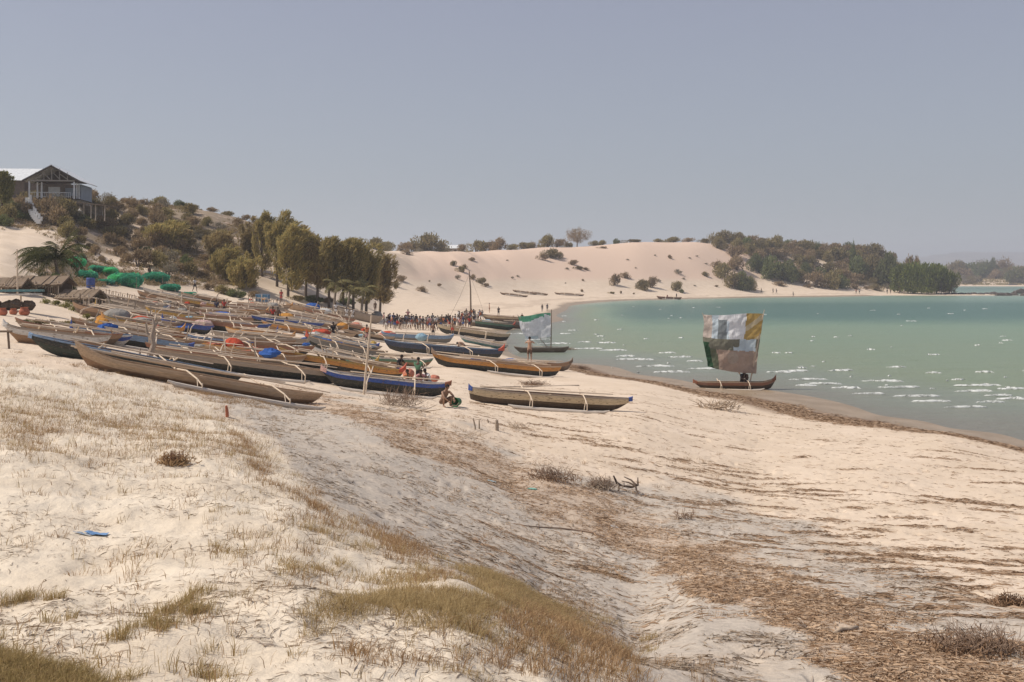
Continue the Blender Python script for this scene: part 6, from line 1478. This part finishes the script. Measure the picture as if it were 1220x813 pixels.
# pots and covered goods at the left edge
o = empty('goods_pile', G(14, 370)); 
MB().box((-.6, 0, .95), (4.2, 1.6, .10), ry=-.02).build('cover', C['white'], o); MB().box((.4, .5, 1.2), (2.4, 1.0, .12), rz=.3).build('cloth', C['teal'], o)
for x in (-2.2, -.8, .8): MB().tube([(x, -.5, -.2), (x, -.5, .95)], .05, 5).build('leg', C['pole'], o)
for x, y, z in ((-1.6, -.2, .3), (-.9, -.3, .35), (-.1, -.2, .3), (.5, -.4, .4), (1.1, -.2, .3)): MB().ball((x, y, z), (.45, .35, .32), 8, 6, noise=.3).build('bundle', [C['dark'], C['redw'], C['brownhull']][int(x * 10) % 3], o)
tag(o, 'table of heaped bundles under a white cover at the left edge', 'table')
POT = plain('terracotta', (.42, .15, .09), .8, .15, .2, 5)
for px, py, r_, lb in ((29, 376, .30, 'largest terracotta-red pot right of the covered table'), (16, 375, .22, 'small red-brown pot in the middle below the covered table'), (3, 376, .26, 'pinkish pot at the left edge of the sand')):
    q = G(px, py); o = empty('clay_pot', q); MB().lathe([(0, 0), (r_ * .7, 0), (r_, r_ * .5), (r_ * .95, r_ * 1.0), (r_ * .6, r_ * 1.4), (r_ * .7, r_ * 1.55)], 14).build('bowl', POT, o, True); MB().lathe([(r_ * .7, r_ * 1.55), (r_ * .76, r_ * 1.6), (r_ * .66, r_ * 1.62)], 14).build('rim', POT, o); tag(o, lb, 'pot')

# loads and cloths on the canoes
def bundle(px, py, D, r, mat, label, name='bundle', cat='bundle', flat=.6, dz=.7):
    p = GD(px, D); m = MB(); m.ball((0, 0, 0), (r, r * .8, r * flat), 14, 9, noise=.22); o = m.build(name, mat, None, True); z = zof(py, D); o.location = (p.x, D, max(z, p.z + r * flat * .8)); return tag(o, label, cat)
CLb = {k: sailmat('load_' + k, v, .1) for k, v in dict(blue=(.05, .12, .36), lblue=(.28, .42, .5), red=(.5, .09, .05), pink=(.52, .36, .33), white=(.6, .58, .54), orange=(.55, .27, .07), grey=(.3, .28, .25), yellow=(.5, .34, .1), violet=(.10, .09, .38), coral=(.55, .22, .15), green=(.06, .2, .10)).items()}
def Dn(px, py): return G(px, py, False).y
for px, py, bpy_, r, c, fl, lb in ((278, 412, 425, .55, 'red', .75, 'round red-orange buoy on the canoes near the middle'), (298, 418, 428, .6, 'coral', .35, 'coral red cloth right of the red buoy'), (83, 396, 404, .4, 'blue', .5, 'bright blue bag on the leftmost canoes'), (241, 389, 394, .9, 'pink', .5, 'pink and white folded cloth near the blue canoe'),
                                (383, 398, 406, .8, 'red', .5, 'red cloth heap on the black canoe tip'), (363, 409, 414, .45, 'lblue', .6, 'pale blue box on the canoes right of the middle'), (502, 402, 410, .55, 'lblue', .7, 'pale blue bag on the navy canoe'), (297, 396, 402, .5, 'violet', .5, 'small violet cloth tent in the middle of the field'),
                                (487, 446, 458, .3, 'coral', .9, 'coral bag beside the squatting group'), (517, 451, 458, .3, 'coral', .6, 'rust-coloured tub right of the squatting group'), (168, 383, 392, .7, 'red', .5, 'dull red cloth on the left canoes'), (138, 378, 388, .9, 'grey', .6, 'grey net heap on the left canoes'),
                                (372, 366, 371, 1.0, 'blue', .5, 'blue tarpaulin heap near the palms'), (262, 378, 384, 1.4, 'blue', .35, 'blue tarpaulin over the canoe in the middle distance'), (449, 376, 381, .8, 'grey', .7, 'grey net heap on the big grey canoe'), (444, 410, 415, .35, 'yellow', .7, 'mustard yellow bag right of the yellow-tipped canoe'),
                                (462, 399, 405, .9, 'red', .4, 'red cloth on the left end of the navy canoe'), (122, 388, 398, .45, 'orange', .9, 'orange knobbly bag on the left canoes'), (408, 389, 396, .6, 'orange', .6, 'orange bundle right of the figure in black'), (340, 379, 385, .9, 'orange', .5, 'orange cloth at the back of the field'), (655, 441, 446, .3, 'orange', .8, 'small orange box on the sand right of the canoes'),
                                (386, 372, 377, .9, 'white', .5, 'white cloth heap under the palms'), (402, 365, 370, .8, 'white', .5, 'white sack under the palms'), (206, 382, 390, .35, 'white', .9, 'small white bottle-shaped sack at the forked post'), (540, 414, 420, .5, 'white', .4, 'white cloth over the navy canoe'), (580, 385, 390, 1.0, 'lblue', .5, 'pale blue cloth heap at the far canoes'),
                                (325, 365, 370, .7, 'grey', .6, 'grey sack near the blue crate'), (424, 388, 393, .7, 'coral', .5, 'coral cloth behind the long black canoe'), (607, 430, 438, .6, 'blue', .3, 'blue cloth on the orange-brown canoe'), (568, 427, 437, .4, 'blue', .4, 'blue box strapped behind the orange-brown canoe')):
    bundle(px, py, Dn(px, bpy_), r, CLb[c], lb, flat=fl)
# small heaps of gear, cloth and short upright sticks all through the field
MARKS['gear'] = MARKS['canoe']
for i in range(46):
    D = random.uniform(48, 126); x0 = pl(D, [(44, 60), (60, 110), (100, 150), (128, 215)]); x1 = pl(D, [(44, 330), (60, 440), (100, 450), (128, 420)]); px = random.uniform(x0, x1)
    c = random.choice(['white', 'grey', 'pink', 'blue', 'lblue', 'coral', 'grey', 'white', 'orange', 'red', 'grey']); r_ = random.uniform(.15, .38)
    p = GD(px, D); m = MB(); m.ball((0, 0, 0), (r_ * random.uniform(1, 1.8), r_, r_ * random.uniform(.35, .8)), 10, 7, noise=.45); o = m.build('gear_heap', CLb[c], None, False, p + Vector((0, 0, random.uniform(.35, .75))))
    tag(o, None, 'gear heap', 'small heaps of gear on the canoes'); pend(o, f'small {dict(lblue="pale blue", grey="grey", coral="coral pink").get(c, c)} heap of gear', 'gear')
for i in range(54):
    D = random.uniform(46, 126); x0 = pl(D, [(44, 80), (60, 110), (100, 150), (128, 215)]); x1 = pl(D, [(44, 330), (60, 440), (100, 450), (128, 420)]); px = random.uniform(x0, x1); p = GD(px, D)
    hgt = random.uniform(.8, 1.7); lean = random.uniform(-.7, .7); rr_ = .025 * (1 + D / 60)
    o = MB().tube([(0, 0, -.2), (lean * .4, 0, hgt * .5), (lean, random.uniform(-.3, .3), hgt)], [rr_, rr_ * .8, rr_ * .6], 5).build('upright_stick', C['pole'] if i % 3 else C['greyw'], None, False, p)
    tag(o, None, 'stick', 'sticks standing among the canoes'); pend(o, 'short pale stick standing' if i % 3 else 'short grey stick standing', 'gear')
# green bucket on its side
q = G(544, 485); o = empty('green_bucket', q + Vector((0, 0, .2)), R(-25)); bmn = MB()
prof = [(0, -.16), (.15, -.16), (.20, .17), (.215, .18), (.215, .20), (.19, .19), (.14, -.13), (0, -.13)]
m = MB().lathe(prof, 18); m.v = [(x, -z, y) for x, y, z in m.v]; m.build('tub', plain('bucket_green', (.035, .16, .06), .5), o, True); MB().tube([(.2, -.19, 0), (.16, -.3, -.1), (-.16, -.3, -.1), (-.2, -.19, 0)], .008, 5).build('handle', C['pole'], o)
tag(o, 'green bucket lying on its side by the squatting person', 'bucket')

# driftwood, brush and dead plants on the beach
DW = wood('drift_brown', (.27, .19, .135)); DWD = wood('drift_dark', (.11, .08, .06)); DWP = wood('drift_pale', (.42, .33, .24))
def brush(px, py, wp, hp, mat, label, seed, n=60, name='brush_heap', cat='brush', up=.5, r=.014, leaf=None):
    p = G(px, py); s = p.y / FPX; w = wp * s; h = hp * s; rr = random.Random(seed); o = empty(name, p); m = MB()
    for i in range(n):
        a = rr.uniform(0, 6.283); q = rr.random() ** .6 * w * .4; x, y = q * math.cos(a), q * math.sin(a) * .6; L = rr.uniform(.25, .6) * w * .6; e = rr.uniform(0, up * 1.5)
        b = rr.uniform(0, 6.283); dx, dy = math.cos(b) * math.cos(e) * L, math.sin(b) * math.cos(e) * L; z0 = rr.uniform(0, h * .35)
        hh = min(h, z0 + math.sin(e) * L)
        m.tube([(x, y, z0), (x + dx * .5 + rr.uniform(-.1, .1) * L, y + dy * .5, (z0 + hh) / 2 + rr.uniform(0, .12) * h), (x + dx, y + dy, hh)], [r, r * .8, r * .4], 4)
    m.build('twigs', mat, o)
    if leaf is not None:
        g = np.random.default_rng(seed); k = 500; P_ = g.normal(size=(k, 3)) * np.array([w * .26, w * .2, h * .22]); P_[:, 2] = np.abs(P_[:, 2]); A = rdir(k, .5); V, F = quads(P_, A, perp(A), .05 + .0 * P_[:, 0], .012); mk('dead_leaves', np_mesh('dead_leaves', V, F, leaf), o)
    return tag(o, label, cat)
brush(855, 488, 66, 13, DWP, 'long tangle of pale dead branches near the tideline', 1, 90, r=.022, up=.6)
brush(716, 582, 40, 20, DW, 'dry bushy plant left of the dark driftwood', 2, 110, leaf=M_TW, r=.006, up=1.0, name='dead_shrub', cat='shrub')
brush(815, 619, 30, 15, DW, 'small twisted root clump right of the wrack band', 3, 40, r=.009, up=.9)
brush(655, 572, 60, 20, DW, 'reddish dead shrub spread on the wrack band', 4, 120, leaf=M_WD, r=.006, up=.7, name='dead_shrub', cat='shrub')
brush(616, 512, 34, 12, DWP, 'small heap of dry twigs right of the weathered post', 5, 50, r=.008, up=.6)
brush(476, 484, 60, 26, DW, 'bare twiggy bush in front of the blue-striped canoe', 6, 140, leaf=M_TW, r=.008, up=1.0, name='dead_shrub', cat='shrub')
brush(478, 492, 90, 6, DWP, 'low broken branches under the bare twiggy bush', 7, 40, r=.016, up=.2)
brush(636, 459, 36, 7, DW, 'brown weed heap behind the cream canoe', 8, 90, leaf=M_WD, r=.01, up=.4)
brush(693, 440, 16, 8, DW, 'brown weed clump at the water edge right of the boats', 9, 50, leaf=M_WD, r=.012)
brush(675, 417, 22, 5, DW, 'brown weed clump in the shallows right of the sail', 10, 50, leaf=M_WD, r=.014)
brush(1165, 778, 120, 34, DW, 'sprawling reddish dead shrub at the lower right', 11, 260, leaf=M_WD, r=.0035, up=.9, name='dead_shrub', cat='shrub')
brush(1205, 722, 40, 20, DW, 'small dead twigs at the right edge', 12, 50, leaf=M_WD, r=.004, up=.9, name='dead_shrub', cat='shrub')
brush(208, 553, 34, 24, wood('drift_red', (.24, .13, .075)), 'rusty dry tuft standing on the dune slope', 13, 120, leaf=G_RED, r=.0035, up=1.3, name='dead_shrub', cat='shrub')
brush(560, 522, 50, 8, DWP, 'thin scattered sticks left of the weathered post', 14, 26, r=.009, up=.3)
q = G(745, 586); s = q.y / FPX; o = empty('driftwood', q); m = MB()
m.tube([(-14 * s, 0, 19 * s), (-10 * s, .05, 10 * s), (-4 * s, 0, 7 * s), (8 * s, .05, 5 * s), (15 * s, 0, 8 * s), (15.5 * s, .1, 16 * s)], [.02, .035, .03, .035, .03, .012], 6); m.build('trunk', DWD, o)
for pts in (((12 * s, 0, 7 * s), (13 * s, -.1, 2 * s), (15 * s, -.2, -.02)), ((13 * s, 0, 8 * s), (8 * s, .2, 12 * s), (0, .3, 15 * s)), ((12 * s, 0, 7 * s), (5 * s, .2, 9 * s), (-3 * s, .3, 10 * s)), ((-8 * s, 0, 9 * s), (-8 * s, -.1, 3 * s), (-10 * s, -.2, -.02))):
    MB().tube(pts, [.03, .022, .012], 5).build('branch', DWD, o)
tag(o, 'dark spiky driftwood snag standing on the wrack band', 'driftwood')
def lying(pts, r, mat, label, name, cat):
    P_ = [G(a, b) for a, b in pts]; c = P_[0].copy(); o = MB().tube([p - c + Vector((0, 0, r[i] * .6 + .015 * (i % 2))) for i, p in enumerate(P_)], r, 7).build(name, mat, None, True, c); return tag(o, label, cat)
lying([(612, 624), (628, 628), (648, 629), (668, 631), (690, 633), (706, 636), (720, 641)], [.006, .010, .014, .016, .018, .02, .014], DW, 'long thin bent branch lying across the grey sand', 'branch', 'branch')
lying([(993, 756), (1002, 753), (1012, 752), (1022, 750)], [.02, .03, .03, .02], DWP, 'short pale stick on the wrack band at lower right', 'branch', 'branch')
lying([(565, 463), (600, 462), (640, 461), (690, 460)], [.03, .04, .04, .03], C['pole'], 'long pale pole lying behind the cream canoe', 'wooden_pole', 'pole')
# plastic scraps
def scrap(px, py, w, d, mat, label, rot=0):
    p = G(px, py); m = MB(); n = 7; V = []; rr = random.Random(int(px))
    for i in range(n + 1):
        for j in range(4): x = (i / n - .5) * w; y = (j / 3 - .5) * d * (1 - .5 * abs(i / n - .5)); V.append((x, y, .012 + .05 * w * rr.random() + float(H(p.x + x, p.y + y)) - p.z))
    F = [(i * 4 + j, (i + 1) * 4 + j, (i + 1) * 4 + j + 1, i * 4 + j + 1) for i in range(n) for j in range(3)]
    o = MB().add(V, F).build('plastic_scrap', mat, None, False, p); o.rotation_euler = (0, 0, rot); return tag(o, label, 'scrap')
scrap(115, 638, .26, .14, plain('plastic_blue', (.16, .30, .52), .4), 'crumpled blue plastic scrap on the dune sand')
scrap(98, 637, .20, .05, plain('plastic_bluegrey', (.30, .36, .42), .4), 'thin grey-blue plastic strip left of the blue scrap')
scrap(634, 583, .22, .2, plain('plastic_green', (.20, .42, .32), .4), 'pale green plastic scrap on the wrack band')
scrap(586, 574, .2, .2, plain('plastic_pale', (.36, .45, .46), .4), 'pale grey plastic scrap left of the green one')
scrap(732, 628, .16, .2, plain('plastic_white', (.6, .6, .58), .4), 'white plastic scrap at the edge of the wrack band')
# rocks at the end of the spit, and in the water
RK = plain('rock_dark', (.09, .075, .065), .85, .2, .3, 1); rr = random.Random(5)
for i, (px, py, w) in enumerate([(1145, 350.8, 8), (1153, 351, 9), (1160, 350.5, 8), (1168, 351, 8), (1176, 350.6, 9), (1184, 351.2, 12), (1192, 352.5, 11), (1200, 352.5, 12), (1208, 352, 10), (1216, 350, 14), (1222, 352.5, 12), (1211, 349.5, 8), (1206, 339.8, 12), (1128, 350.6, 7), (1137, 350.8, 8)]):
    q = G(px, py); s = q.y / FPX; o = MB().ball((0, 0, .15), (w * s * .55, 1.6, .55 + .5 * (px > 1180) + .9 * (w == 14)), 10, 6, noise=.45).build('rock', RK, None, False, q); tag(o, None, 'rock', 'rocks along the end of the sand spit'); pend(o, 'low brown rock on the sand spit', 'rock')
MARKS['rock'] = [('the mangroves', (1120, 345)), ('the inlet mouth', (1190, 350))]
resolve_labels()
for o in scene.objects:
    l = o.get('label')
    if l and len(l.split()) > 15:
        for a, b in ((' from left,', ''), ('the ', ''), ('rounded ', ''), ('weathered ', ''), ('twiggy ', '')):
            if len(l.split()) > 15: l = l.replace(a, b)
        o['label'] = l
